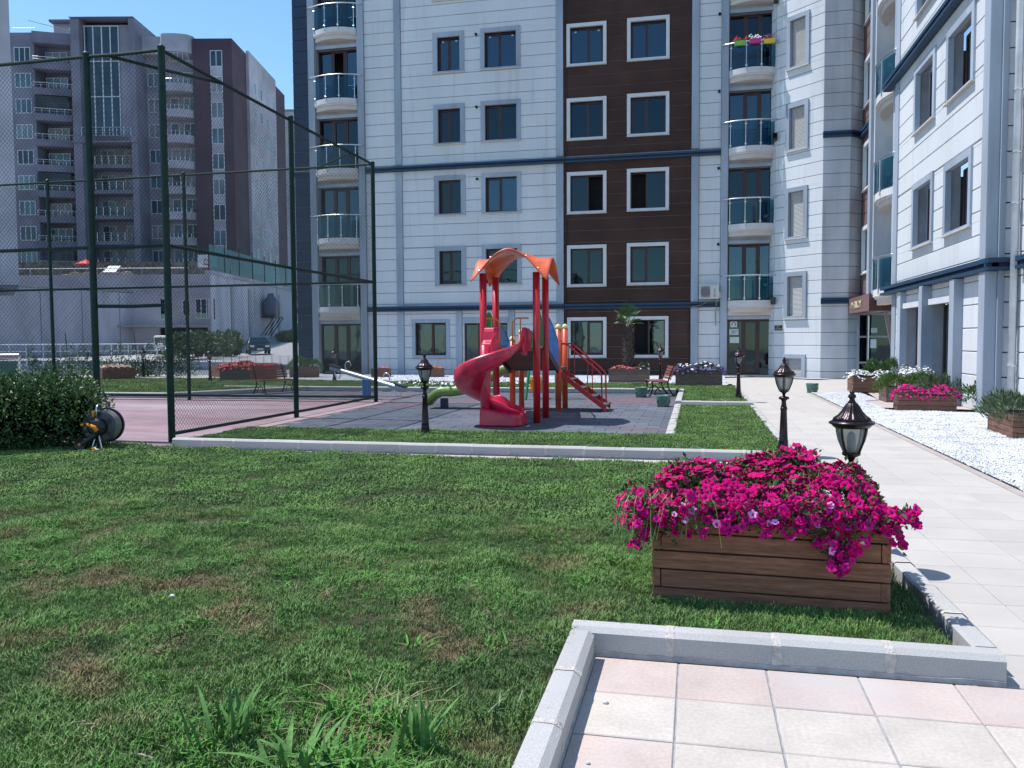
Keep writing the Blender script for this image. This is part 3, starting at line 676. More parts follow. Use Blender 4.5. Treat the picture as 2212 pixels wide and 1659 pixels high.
# ---------------- main apartment block (front at y = 34.4, in shade)
MB = empty('apartment_building', (-8, 34.4, 0), 'big white apartment block with dark brown window section, glass balconies and navy cornices', 'building')
F0 = Face(0, 34.4, 0); ZT = 18.6
opsA = []; opsB = []
Wa, Wb = (-10.99, -9.60), (-8.90, -7.18)
for k in range(1, 6): z = 3*k; opsA += [(Wa[0]+.05, Wa[1]-.05, z+.90, z+2.50), (Wb[0]+.05, Wb[1]-.05, z+.90, z+2.50)]
opsA += [(-12.02, -10.42, .82, 2.38), (-9.70, -7.80, 0, 2.25)]
Br = ((-5.24, -3.60), (-2.77, -1.08))
for k in range(0, 6):
    z = 3*k
    for b in Br: opsB.append((b[0]+.05, b[1]-.05, z+.80, z+2.40))
bayL = (-16.38, -14.42); bayR = (1.24, 3.05)
opsL = [(bayL[0], bayL[1], 3*k+(0.02), 3*k+2.28) for k in range(6)]; opsR = [(bayR[0], bayR[1], 3*k+.02, 3*k+2.28) for k in range(6)]
allops = opsA+opsB+opsL+opsR
backing(MB, F0, -17.46, 3.6, ZT, allops, GROOVE, .28)
q = M(); q.box(-17.46, 8, -14, -.3, ZT-.3, ZT, F0); q.box(-17.46, -17.2, -14, -.29, 0, ZT-.31, F0); q.box(7.7, 8, -14, -2.5, 0, ZT-.31, F0); q.box(-17.4, 7.6, -14, -13.7, 0, ZT-.31, F0); q.build('rear_wall', WHITE2, MB)
siding(MB, F0, -17.46, -16.72, [], NAVYW, proud=.05, name='navy_panel')
siding(MB, F0, -14.10, -12.74, [], WHITE)
siding(MB, F0, -12.42, -5.68, opsA+[(-10.07, -9.79, 0, 2.8), (-7.76, -7.48, 0, 2.8)], WHITE)
siding(MB, F0, -5.37, -.21, opsB, BROWNW, name='brown_panel', gap=.016)
siding(MB, F0, .10, .94, [], WHITE)
def pil(a0, a1, d, parts=((0, 2.79), (3.0, 8.8), (9.1, ZT)), f=F0, parent=MB, m=PIL):
    for z0, z1 in parts: M().box(a0, a1, -.01, d, z0, z1, f).build('pilaster', m, parent, bevel=.01)
full = ((0, ZT),)
pil(-16.70, -16.40, .14, full); pil(-14.40, -14.11, .14, full); pil(-12.73, -12.43, .08); pil(-5.67, -5.38, .08); pil(-.20, .09, .10)
pil(.95, 1.22, .14, full); pil(-10.06, -9.80, .08, ((0, 2.79),)); pil(-7.75, -7.49, .08, ((0, 2.79),))
M().box(-9.79, -7.76, 0, .05, 2.27, 2.50, F0).build('door_lintel', PIL, MB)
for z in (2.99, 8.99):                                               # pale strip over each cornice
    M().box(-12.43, -5.68, 0, .045, z+.02, z+.11, F0).build('ledge', PIL, MB)
for z0 in (2.78, 8.80):
    band(MB, F0, -14.10, -12.80, z0, z0+.21, d=.14); band(MB, F0, -12.85, -5.34, z0, z0+.21, d=.22); band(MB, F0, -5.33, .93, z0, z0+.21, d=.18)
    band(MB, F0, -17.50, -16.71, z0, z0+.21, m=NAVYW, d=.1)
for k in range(1, 6):
    z = 3*k; cu = [(), ((.5, .95),), (), ((0, .45), (.55, 1)), ((.1, .9),), ()]
    window(MB, F0, Wa[0], Wa[1], z+.86, z+2.55, .2, PIL, cur=cu[(k+1) % 6] if k != 2 else (), split=.5, tb=.07, awn=1 if k in (1, 2, 4) else 0, sticker=k == 4, glass=GLASSD if k != 4 else GLASS)
    window(MB, F0, Wb[0], Wb[1], z+.86, z+2.56, .18, PIL, cur=((.02, .42), (.55, .98)) if k == 2 else (((.0, .45),) if k == 4 else ()), split=.47, tb=.07, sticker=k == 4, glass=GLASS if k in (2, 4) else GLASSD)
    window(MB, F0, *Br[0], z+.72, z+2.42, .14, TRIMW, cur=((0, .95),) if k in (1, 3) else (), split=.52, tb=.09, sticker=k == 4, open_=2 if k == 2 else None, glass=GLASSD if k != 4 else GLASS)
    window(MB, F0, *Br[1], z+.74, z+2.44, .14, TRIMW, cur=((.1, .5),) if k == 3 else (), split=.46, tb=.09, open_=1 if k == 2 else None, glass=GLASSD if k != 4 else GLASS)
window(MB, F0, -12.07, -10.37, .77, 2.43, .15, PIL, cur=((.02, .42), (.52, .98)), split=.52, tb=.1)
window(MB, F0, *Br[0], .78, 2.44, .14, TRIMW, cur=((.02, .46), (.53, .98)), split=.52, tb=.09)
window(MB, F0, *Br[1], .78, 2.45, .14, TRIMW, cur=((.62, .98),), split=.53, tb=.09, open_=1)
bay_door(MB, F0, -9.70, -7.80, .02, 2.25, dd=-.06, cur=((.7, .95),), name='glass_door')
for (b0, b1), mirror in ((bayL, 0), (bayR, 1)):
    for k in range(6):
        z = 3*k
        bay_door(MB, F0, b0, b1, z+.03, z+2.28, cur=((0, .3), (.36, .62), (.68, 1)) if (k == 0 and not mirror) else (((.05, .3), (.75, 1)) if k in (0, 1, 3) else ((.7, 1),)), dd=-.28 if k else -.1, open_=(k == 4 and not mirror), glass=GLASSD if (k+mirror) % 2 else GLASS)
        M().box(b0, b1, -.05, .04, z+2.28, z+2.42, F0).build('lintel', PIL, MB)
        if k: balcony(MB, F0, b0, b1, z)
        if k == 0: M().box(b0, b1, -.05, .14, 2.43, 2.6, F0).build('soffit_beam', CREAM, MB)
for (a, z) in [(-9.07, 3*k+2.33) for k in (2, 3, 4)] + [(.86, 3*k+2.28) for k in (1, 2, 3, 4)]:
    q = M(); q.lathe([(.055, 0), (.055, .10), (.04, .105), (.04, .03), (.001, .03)], (0, 0, 0), 12, axis=Matrix.Rotation(PI/2, 3, 'X'))
    o = q.build('vent_pipe', BLACK, None); o.parent = MB; o.location = Vector((a, 34.38, z)) - MB.location
q = M(); q.tube([(-5.30, 34.33, .1), (-5.30, 34.33, 17)], .03, 6); q.tube([(-.27, 34.33, .2), (-.27, 34.33, 2.7)], .012, 5); q.build('drainpipe', BROWNW, MB)
M().box(-10.2, -7.4, 0.02, .9, .0, .06, F0).build('door_step', TILEP, MB); M().box(1.15, 3.2, .02, .5, .0, .07, F0).build('door_step', TILEP, MB)
# notices on the lower right door
def text(body, size, loc, rot, m, parent, name='lettering', ext=.003, align='CENTER', sx=1, italic=0):
    c = bpy.data.curves.new(name, 'FONT'); c.body = body; c.size = size; c.extrude = ext; c.align_x = align; c.align_y = 'CENTER'; c.shear = italic
    c.materials.append(m); c.resolution_u = 3; tmp = bpy.data.objects.new('tmp', c); COL.objects.link(tmp); bpy.context.view_layer.update()
    me = bpy.data.meshes.new_from_object(tmp); bpy.data.objects.remove(tmp); bpy.data.curves.remove(c)
    o = bpy.data.objects.new(name, me); COL.objects.link(o); o.parent = parent
    o.location = Vector(loc) - origin_of(parent); o.rotation_euler = rot; o.scale = (sx, 1, 1); return o
yd = 34.4+.108
for (x0, x1, z0, z1, tx) in ((1.36, 1.62, 1.97, 2.2, ''), (1.32, 1.68, 1.66, 1.90, 'YÖNETİM\nOFİSİ'), (1.34, 1.70, 1.34, 1.58, '')):
    n_ = M().box(x0, x1, -.1, -.094, z0, z1, F0).build('notice', PAPER, MB)
    if tx: text(tx, .065, ((x0+x1)/2, 34.4+.092, (z0+z1)/2), (PI/2, 0, 0), INK, n_, ext=.001)
q = M(); c_ = (1.49, 34.4+.09, 2.085)
q.add([(c_[0]+r*math.cos(a), c_[1], c_[2]+r*math.sin(a)) for a in [PI*1.25-2*PI*.75*i/18 for i in range(19)] for r in (.06, .085)], [(2*i, 2*i+1, 2*i+3, 2*i+2) for i in range(18)])
q.build('ring_logo', INK, MB)
# flower troughs high on the right-hand balcony
for i, (x, m_, l_) in enumerate(((1.62, mat('lime_trough', (.22, .48, .06), .5), 'lime green balcony trough, leftmost of three under the top right balcony flowers'), (2.17, mat('pink_trough', (.62, .03, .22), .5), 'bright pink balcony trough between the green and the yellow one'), (2.71, mat('yellow_trough', (.80, .50, .03), .5), 'yellow balcony trough, rightmost of three on the high balcony rail'))):
    d = .18+.34*(1-((x-2.14)/.9)**2)+.10
    t = empty('balcony_trough', (x, 34.4-d, 12.86), l_, 'flower trough', 'troughs on the high balcony rail')
    M().prism([(-.22, -.06), (.22, -.06), (.22, .08), (-.22, .08)], 0, .17, lambda a, b, z: (x+a*(.9+.6*z), 34.4-d+b*(.9+.6*z), 12.86+z)).build('trough', m_, t)
    q = M()
    for j in range(26):
        p = (x+random.uniform(-.25, .25), 34.4-d+random.uniform(-.08, .08), 13.05+random.uniform(0, .14)); s_ = .03
        q.add([(p[0]-s_, p[1]-.01, p[2]-s_*.5), (p[0]+s_, p[1]-.01, p[2]-s_*.4), (p[0]+s_*.3, p[1]+.01, p[2]+s_), (p[0]-s_*.7, p[1], p[2]+s_*.7)], [(0, 1, 2, 3)])
    q.build('flowers', (REDF, WHF, SALM)[i], t, kind='stuff')
# air conditioner
AC = empty('air_conditioner', (.52, 34.1, 3.05), 'white wall-mounted air conditioner with round fan beside the first floor balcony', 'air conditioner')
M().box(.13, .90, -.30+.48, .48, 3.10, 3.66, F0).build('casing', mat('ac_casing', (.55, .56, .54), .5, var=.05), AC, bevel=.02)
M().box(.90, .96, .20, .42, 3.14, 3.36, F0).build('valve_cover', mat('ac_casing', (.5, .5, .5)), AC, bevel=.01)
M().box(.18, .56, .481, .486, 3.15, 3.61, F0).build('fan_panel', mat('ac_panel', (.30, .28, .29), .6), AC)
g_ = M(); cx, cz = .37, 3.38
for r in [.03+.022*i for i in range(8)]: g_.tube([(cx+r*math.cos(a), 34.4-.492, cz+r*math.sin(a)) for a in [2*PI*i/24 for i in range(25)]], .0035, 4, caps=False)
g_.build('fan_grille', mat('ac_grille', (.10, .10, .11), .5), AC)
q = M(); q.lathe([(.18, 0), (.18, .003), (.001, .003)], (0, 0, 0), 28, axis=Matrix.Rotation(PI/2, 3, 'X')); o = q.build('fan', mat('ac_fan_dark', (.09, .09, .10), .6), AC); o.location = Vector((cx, 34.4-.486, cz))-AC.location
q = M(); q.tube([(.72+.035*math.cos(a), 34.4-.483, 3.22+.035*math.sin(a)) for a in [2*PI*i/20 for i in range(21)]], .010, 5, caps=False); q.build('logo', REDF, AC)
text('airfel', .095, (.725, 34.4-.484, 3.40), (PI/2, -PI/2, 0), mat('logo_dark', (.09, .03, .05)), AC, italic=.3, ext=.001)
q = M(); q.tube([(.45, 34.15, 3.1), (.40, 34.2, 2.98), (.25, 34.25, 2.88), (0, 34.2, 2.83), (-.3, 34.25, 2.78)], .012, 6); q.tube([(.80, 34.2, 3.1), (.80, 34.28, 2.7), (.77, 34.3, 2.4), (.79, 34.31, 2.05)], .022, 6)
for x in (.25, .78): q.box(x-.015, x+.015, 0, .46, 3.07, 3.10, F0)
q.build('pipes_and_bracket', mat('pipe_beige', (.3, .28, .25), .7), AC)
# ---------------- faceted stair tower
TW = empty('stair_tower', (4.65, 33.3, 0), 'white faceted tower with shuttered windows between the two apartment fronts', 'tower')
f1 = Face(4.55, 32.6, -PI/4); f2 = Face(4.55, 32.6, 0); f3 = Face(5.47, 32.6, PI/4)
q = M(); q.prism([(3.03, 34.92), (4.64, 33.31), (5.57, 33.31), (6.25, 34.0), (6.25, 39), (3.03, 39)], 0, ZT); 
WT = [(-1.63, -.63, 3*k-.70, 3*k+1.04+.04) for k in range(1, 6)]
tz = [(2.28, 4.05), (5.31, 7.25), (8.63, 10.42), (11.70, 13.68), (14.7, 16.6)]
ops = [(-1.66+.03, -.63-.03, a+.03, b-.03) for a, b in tz] + [(-1.66+.03, -.66, -.05, .88)]
backing(TW, f1, -2.2, 0, ZT, ops, GROOVE, .25); backing(TW, f2, 0, .92, ZT, [], GROOVE, .25); backing(TW, f3, 0, .95, ZT, [], GROOVE, .25)
f0 = Face(*f1(-2.2, 0, 0)[:2], -PI*.40); backing(TW, Face(*f0(-.4, 0, 0)[:2], -PI*.40), 0, .4, ZT, [], GROOVE, .1)
TR = [(r0, r1) for r0, r1 in [(-.02, .27)]+[(.27+PH*i, .27+PH*(i+1)) for i in range(38)]]
siding(TW, f1, -2.17, 0.012, ops, WHITE, rows=TR, zmax=17.5); siding(TW, f2, -.012, .932, [(-1, 2, 2.78, 3.0), (-1, 2, 8.85, 9.07)], WHITE2, rows=TR); siding(TW, f3, -.012, .95, [(-1, 2, 2.78, 3.0), (-1, 2, 8.85, 9.07)], WHITE2, rows=TR)
siding(TW, Face(*f0(-.4, 0, 0)[:2], -PI*.40), 0, .40, [], WHITE, rows=TR)
for z0 in (2.78, 8.85): band(TW, f2, -.03, .95, z0, z0+.22, d=.12); band(TW, f3, -.02, .95, z0, z0+.22, d=.12)
for i, (a, b) in enumerate(tz): window(TW, f1, -1.66, -.63, a, b, .17, PIL, shutter=True, tb=.08, proud=.09)
window(TW, f1, -1.69, -.64, -.02, .90, .16, PIL, shutter=True, tb=.08, sill=False, proud=.09)
pq = M().box(-2.11, -1.75, .031, .05, 1.82, 2.02, f1).build('plaque', mat('plaque_brown', (.03, .012, .02), .4), TW)
pp = f1(-1.93, .053, 1.965); text('SİTE', .07, pp, (PI/2, 0, -PI/4), GOLD, pq, ext=.001); pp = f1(-1.93, .053, 1.875); text('YÖNETİMİ', .062, pp, (PI/2, 0, -PI/4), GOLD, pq, ext=.001)
# flood lights at the balcony ends by the tower
for z, l_ in ((2.98, 'small dark floodlight at the first floor balcony beside the tower'), (9.3, 'dark floodlight high beside the balcony at the second navy cornice'), (14.5, 'dark floodlight under the top balcony beside the tower')):
    t = empty('floodlight', (3.0, 34.0, z), l_, 'floodlight')
    M().box(2.86, 3.04, .42, .52, z-.14, z+.14, lambda a, d, zz: F0(a+.3*(zz-z)*0, d+.35*(zz-z), zz)).build('housing', BLACK, t, bevel=.01)
    M().box(2.88, 3.02, .52, .535, z-.11, z+.11, lambda a, d, zz: F0(a, d+.35*(zz-z), zz)).build('lens', GLASSD, t); M().box(2.93, 2.97, .1, .43, z-.02, z+.02, F0).build('bracket', BLACK, t)
# ---------------- right apartment building (fronts face -x, sunlit)
RB = empty('apartment_building', (5.66, 22, 0), 'sunlit white apartment building at the right with grey fins and navy cornices', 'building')
FR = Face(5.66, 0, -PI/2); T = lambda t0, t1: (-t1, -t0)     # along = -y
wins = []
for k in range(1, 6):
    wins += [(-24.02, -22.05, 3*k+.84, 3*k+2.55), (-21.12, -19.15, 3*k+.84, 3*k+2.48)]
opsF = [(a+.05, b-.05, c+.03, d-.05) for a, b, c, d in wins]
gops = [(-24.6, -22.7, 0.02, 2.30), (-22.05, -19.95, 0.02, 2.30), (-24.6, -22.7, 2.45, 2.76), (-22.05, -19.95, 2.45, 2.76)]
gd = [(-24.6, -22.7, .02, 2.32), (-22.05, -19.95, .02, 2.32)]
backing(RB, FR, -26.2, -17.72, ZT, opsF+gd, GROOVE, .28)
siding(RB, FR, -25.75, -18.06, [o for o in opsF]+[(-24.6, -22.7, 0, 2.32), (-22.05, -19.95, 0, 2.32), (-25.0, -24.6, 0, 2.8), (-22.7, -22.05, 0, 2.8), (-19.95, -19.6, 0, 2.8)], WHITE)
for a, b, c, d in wins: window(RB, FR, a, b, c, d, .17, PIL, cur=((.35, .95),) if (c+a) % 2 > .8 else ((0, .4),), split=.62, tb=.06, deep=.30, awn=2 if a > -22 else 0, proud=.08)
pil(-26.2, -25.76, .06, ((0, 2.78), (3.0, 8.8), (9.08, ZT)), FR, RB); pil(-18.05, -17.70, .21, ((0, 2.78), (3.0, 8.8), (9.08, ZT)), FR, RB)
for a0, a1, d in ((-24.98, -24.6, .18), (-22.7, -22.34, .18), (-22.32+.0, -22.05, .26), (-19.95, -19.62, .22)): M().box(a0, a1, -.01, d, 0, 2.77, FR).build('fin', PIL, RB, bevel=.008)
for a0, a1 in ((-24.58, -22.72), (-22.03, -19.97)):
    M().box(a0, a1, .0, .12, 2.30, 2.44, FR).build('lintel', TRIMW, RB)
    bay_door(RB, FR, a0-.02, a1+.02, .03, 2.3, dd=-.24, cur=((.1, .9),), name='glass_door')
for z0 in (2.78, 8.82):
    band(RB, FR, -26.95, -17.58, z0, z0+.24, d=.24); 
    fc = Face(5.42, 17.60, 0); band(RB, Face(5.43, 17.68, 0), 0, .56, z0, z0+.24, d=.20)
# step-back part beyond the corner
FR2 = Face(6.0, 0, -PI/2); backing(RB, FR2, -17.68, -6, ZT, [], GROOVE, .25); siding(RB, FR2, -17.50, -12.0, [], WHITE, zmax=10)
for z0 in (2.78, 8.82): band(RB, FR2, -17.3, -6, z0, z0+.24, d=.16)
FCR = Face(5.77, 17.72, 0); backing(RB, FCR, .0, .28, ZT, [], GROOVE, .2); siding(RB, FCR, .0, .2, [], WHITE, zmax=12)
M().box(5.67, 5.77, 17.64, 17.70, 0, ZT).build('corner_pilaster', PIL, RB)
M().box(5.66+.3, 14, 6, 33, ZT-.4, ZT-.05).build('roof', WHITE2, RB)
q = M()
q.tube([(5.86, 17.42, 0), (5.86, 17.42, 17)], .062, 12)
q.build('drainpipe', WFRM, RB, smooth=True)
for z in (.95, 4.0, 4.95, 6.1):
    q = M(); q.lathe([(.088, 0), (.092, .015), (.088, .03)], (5.86, 17.42, z), 14); q.box(5.83, 6.04, 17.40, 17.44, z+.01, z+.02); q.build('pipe_collar', STEEL, RB)
# recessed brown section and balcony bay
FB = Face(6.0, 0, -PI/2); bw = [(-32.75, -30.9, 3*k+.84, 3*k+2.55) for k in range(1, 6)]
ob = [(a+.05, b-.05, c+.03, d-.05) for a, b, c, d in bw]
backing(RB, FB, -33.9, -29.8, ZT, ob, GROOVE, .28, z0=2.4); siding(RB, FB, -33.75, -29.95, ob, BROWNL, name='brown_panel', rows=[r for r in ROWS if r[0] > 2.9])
for a, b, c, d in bw: window(RB, FB, a, b, c, d, .14, TRIMW, split=.5, tb=.08, glass=GLASSD)
band(RB, FB, -33.8, -29.9, 8.82, 9.06, d=.18)
M().box(-29.95, -29.60, -.6, .40, 2.79, ZT, FB).build('fin', PIL, RB, bevel=.01)
q = M(); q.box(-29.6, -26.2, -.62, -.55, 0, ZT, FB); q.box(-29.59, -29.45, -.54, .30, 2.8, ZT, FB); q.build('bay_wall', WHITE2, RB)
q = M(); q.box(-26.95, -26.22, -.54, .28, 2.8, ZT, FB); q.build('bay_pier', PIL, RB)
for k in range(1, 6):
    z = 3*k; bay_door(RB, FB, -29.4, -27.0, z+.03, z+2.2, dd=-.45, cur=((.1, .9),)); balcony(RB, Face(5.95, 0, -PI/2), -29.3, -26.7, z, bulge=.30, rail_over=.05, base=.16)
    lm = M(); lm.lathe([(.02, 0), (.07, .06), (.075, .12), (.02, .2)], FB(-27.0, .1, z+1.72), 10); lm.build('wall_lamp', PAPER, RB)
# entrance canopy with lettering, glass door, slanted brace
EN = empty('entrance_porch', (6, 31.5, 0), 'brown boxed entrance porch with gold letters, glazed door and slanted brace', 'entrance')
CB = mat('brown_composite', (.20, .105, .10), .45, var=.06)
CBD = mat('shaded_brown_composite', (.085, .028, .026), .45, var=.06)  # darker copy of the composite, shade painted into the front faces
FE = Face(5.50, 0, -PI/2)
for i, (t0, t1) in enumerate(((30.77, 32.70), (28.92, 30.75))): M().box(-t1, -t0, -.05, 0, 2.40, 2.95, FE).build('fascia_panel', CB, EN)
M().box(-32.70, -28.90, -1.1, -.052, 2.42, 2.96, FE).build('canopy_top', CB, EN)
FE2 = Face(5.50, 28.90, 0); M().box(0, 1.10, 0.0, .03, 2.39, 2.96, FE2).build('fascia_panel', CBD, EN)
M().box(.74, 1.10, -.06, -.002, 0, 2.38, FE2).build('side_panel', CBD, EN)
q = M(); q.add([FE2(a, d, z) for d in (.06, .16) for a, z in ((.42, 2.38), (.54, 2.38), (1.00, .1), (.88, .1))], [(0, 1, 2, 3), (7, 6, 5, 4), (0, 4, 5, 1), (1, 5, 6, 2), (2, 6, 7, 3), (3, 7, 4, 0)])
q.build('brace', mat('grey_brown_metal', (.22, .17, .17), .5), EN)
M().box(.74, 1.0, .17, .24, 1.10, 1.37, FE2).build('yellow_box', mat('yellow_box_paint', (.42, .32, .06), .5), EN)
xl = 5.50-.012
text('A BLOK', .36, (xl, 31.05, 2.66), (PI/2, 0, -PI/2), GOLD, EN, ext=.015, sx=1.7)
FD = Face(0, 31.9, 0); dr = M(); rect_frame(dr, FD, 5.70, 6.95, 0, 2.40, .07, -.06, 0, .05)
for z in (.62, 1.55): dr.box(5.77, 6.88, -.05, -.002, z-.035, z+.035, FD)
dr.box(6.02, 6.07, -.05, .02, .05, 2.33, FD); dr = dr.build('glass_door', ALU, EN)
M().box(5.77, 6.88, -.035, -.028, .06, 2.33, FD).build('pane', GLASSD, dr)
q = M(); q.tube([FD(6.045, .12, .1), FD(6.045, .12, 2.3)], .022, 8); q.build('door_pole', STEEL, dr)
M().box(5.72, 6.95, -2.2, -2.15, 0, 2.4, FD).build('interior', ROOM, dr)
n1 = M().box(6.16, 6.36, -.02, -.015, 1.70, 1.86, FD).build('notice', PAPER, dr); M().box(6.14, 6.34, -.02, -.015, 1.14, 1.46, FD).build('notice', PAPER, dr)
text('DİKKAT', .045, FD(6.26, -.012, 1.815), (PI/2, 0, 0), INK, dr, ext=.0005); text('KAMERA', .045, FD(6.26, -.012, 1.745), (PI/2, 0, 0), INK, dr, ext=.0005)
# ================================================================== ball court fence
FN = empty('sports_court_fence', (-7.65, 11.05, 0), 'tall dark green chain-link fence around the pink ball court', 'fence')
FT = 5.84; X0 = -7.72; Y0, Y1 = 11.05, 19.25
def post(x, y, r=.05, h=FT): 
    q = M(); q.tube([(x, y, 0), (x, y, h)], r, 12); q.lathe([(r*1.08, 0), (r*1.08, .03), (r*.4, .06)], (x, y, h-.01), 12); q.build('post', FGREEN, FN, smooth=False)
post(X0, Y0, .052); post(-9.0, Y0, .052); post(X0+.03, 15.0); post(X0, Y1)
for x in (-12.9, -17.0, -21.2, -25.4): post(x, Y1, .045)
for x in (-13.0, -17.2, -21.4): post(x, Y0, .058)
def rail(p, q_, r=.028, name='rail'):
    q = M(); n = max(2, int((Vector(p)-Vector(q_)).length/1.5)); P0, P1 = Vector(p), Vector(q_)
    q.tube([P0.lerp(P1, i/n)+Vector((0, 0, -.012*math.sin(PI*i/n))) for i in range(n+1)], r, 8); q.build(name, FGREEN, FN)
for z in (FT-.03, 2.95): rail((X0, Y0, z), (X0, Y1, z)); rail((X0, Y1, z), (-26, Y1, z)); rail((-9.0, Y0, z), (-22, Y0, z)); rail((X0, Y0, z), (-9.0, Y0, z))
rail((X0, Y0, .12), (X0, Y1, .12)); rail((X0, Y1, .12), (-26, Y1, .12)); rail((-9.0, Y0, .12), (-22, Y0, .12)); rail((-9.0, Y0, 2.06), (X0, Y0, 2.06))
rail((-8.6, Y0, FT-.05), (X0, 12.6, FT-.05), .026, 'brace'); rail((X0, 17.9, FT-.05), (-9.2, Y1, FT-.05), .024, 'brace')
def chain(p, u, Lw, z0, z1, pitch=.052, r=.0021):
    """woven wires as real zigzag-free diagonals, two families set one wire apart"""
    u = Vector(u).normalized(); nrm = Vector((-u.y, u.x, 0)); p = Vector(p); H = z1-z0; st = pitch*1.414; q = M(); off = [Vector((0, 0, 0)), None]
    for fam in (1, -1):
        x = -H if fam == 1 else 0
        end = Lw if fam == 1 else Lw+H
        while x < end:
            # line a = x + fam*(z)
            za, zb = 0, H
            a0 = x; a1 = x+fam*H
            if fam == 1:
                if a0 < 0: za = -a0
                if a1 > Lw: zb = Lw-x
            else:
                if a0 > Lw: za = a0-Lw
                if a1 < 0: zb = x
            if zb-za > .02:
                A0 = p+u*(x+fam*za)+Vector((0, 0, z0+za)); A1 = p+u*(x+fam*zb)+Vector((0, 0, z0+zb)); o = nrm*(.0026*fam)
                d = (A1-A0).normalized(); s_ = d.cross(nrm)*r; nn = nrm*r
                vs = [B+o+k for B in (A0, A1) for k in (s_-nn*.6, -s_-nn*.6, nn*1.2)]
                q.add(vs, [(0, 1, 4, 3), (1, 2, 5, 4), (2, 0, 3, 5)])
            x += st
    q.build('chain_link_mesh', WIRE, FN, kind='stuff')
chain((X0, Y0, 0), (0, 1, 0), Y1-Y0, .12, FT-.05); chain((X0, Y1, 0), (-1, 0, 0), 16, .12, 2.95+.0); chain((X0, Y1, 0), (-1, 0, 0), 16, 2.95, FT-.05, pitch=.075)
chain((-9.0, Y0, 0), (-1, 0, 0), 9, .12, FT-.05); chain((X0, Y0, 0), (-1, 0, 0), 1.28, 2.06, FT-.05)
# ================================================================== play tower
PT = empty('play_tower', (-3.3, 16, 0), 'red playground tower with orange arched canopy, red spiral slide, ramp and stairs', 'play tower')
def pole(x, y, h, m, r, cap=None, name='post'):
    q = M(); q.tube([(x, y, 0), (x, y, h)], r, 16); o = q.build(name, m, PT, smooth=False)
    for p_ in o.data.polygons: p_.use_smooth = len(p_.vertices) == 4
    if cap:
        c_ = M(); c_.lathe([(r*1.06, 0), (r*1.1, .03), (r*.85, .07), (r*.35, .095), (.001, .10)], (x, y, h-.005), 16); c_.build('cap', cap, o, smooth=True)
T0, T1 = 14.70, 15.72
for x, y in ((-3.79, T0), (-2.80, T0), (-3.80, T1), (-2.82, T1)): pole(x, y, 2.72, REDP, .066)
for x, y, h in ((-3.79, 17.15, 1.5), (-3.79, 18.08, 1.66), (-2.80, 17.12, 1.74), (-2.80, 18.03, 1.76)): pole(x, y, h, ORANGEP, .062, YCAP)
# cross-vaulted canopy with thickness
cx, cy, hw, hd = -3.27, 15.2, .70, .70; N = 28; vs = []
def cz(u, v):
    a = .52*math.cos(u*PI*.5*.98)**1.1 if abs(u) < 1.02 else 0; b = .40*math.cos(v*PI*.5*.98)**1.1
    k = 14; return 2.62 + math.log(math.exp(k*a)+math.exp(k*b))/k - .10*(u*u*v*v)
for lay in (0, -.03):
    for j in range(N+1):
        for i in range(N+1):
            u, v = -1+2*i/N, -1+2*j/N; vs.append((cx+hw*u, cy+hd*v, cz(u, v)+lay))
K = (N+1)**2; fs = []
for j in range(N):
    for i in range(N):
        a = j*(N+1)+i; fs += [(a, a+1, a+N+2, a+N+1), (K+a+N+1, K+a+N+2, K+a+1, K+a)]
for i in range(N):
    for a, b in ((i, i+1), (N*(N+1)+i+1, N*(N+1)+i), ((i+1)*(N+1), i*(N+1)), (i*(N+1)+N, (i+1)*(N+1)+N)): fs.append((b, a, K+a, K+b))
q = M(); q.add(vs, fs); q.build('canopy', ORANGE, PT, smooth=True)
q = M()
for x, y in ((-3.82, 14.56), (-2.74, 14.56), (-2.95, 14.53), (-3.6, 14.53)): q.tube([(x, y-.0, cz((x-cx)/hw, (y-cy)/hd)+.0), (x, y-.02, cz((x-cx)/hw, (y-cy)/hd)+.02)], .014, 6)
q.build('bolts', STEEL, PT)
# decks
M().box(-3.76, -2.92, T0-.02, T1+.02, 1.30, 1.36).build('deck', DGREY, PT); M().box(-3.73, -2.76, 17.1, 18.1, .86, .92).build('deck', DGREY, PT)
q = M()
for x in (-3.83, -2.80): q.add([(x+e, y, z) for e in (-.02, .02) for y, z in ((T1+.05, 1.38), (T1+.05, 1.22), (17.1, .80), (17.1, .94))], [(0, 1, 2, 3), (7, 6, 5, 4), (0, 4, 5, 1), (1, 5, 6, 2), (2, 6, 7, 3), (3, 7, 4, 0)])
q.build('ramp_stringers', mat('dark_violet_steel', (.03, .012, .035), .5), PT)
WB = mat('ramp_board', (.12, .058, .045), .55, var=.3, scale=3, stretch=(2, 20, 20), bump=.2, rnd=.12)
for i in range(9):
    t = i/9; y = T1+.06+(17.08-T1-.06)*t; z = 1.345-.43*t; L_ = (17.08-T1)/9
    g = lambda a, b, c: (a, y+b, z+c-.31*b); M().box(-3.80, -2.83, .006, L_-.01, -.03, 0, g).build('ramp_board', WB, PT)
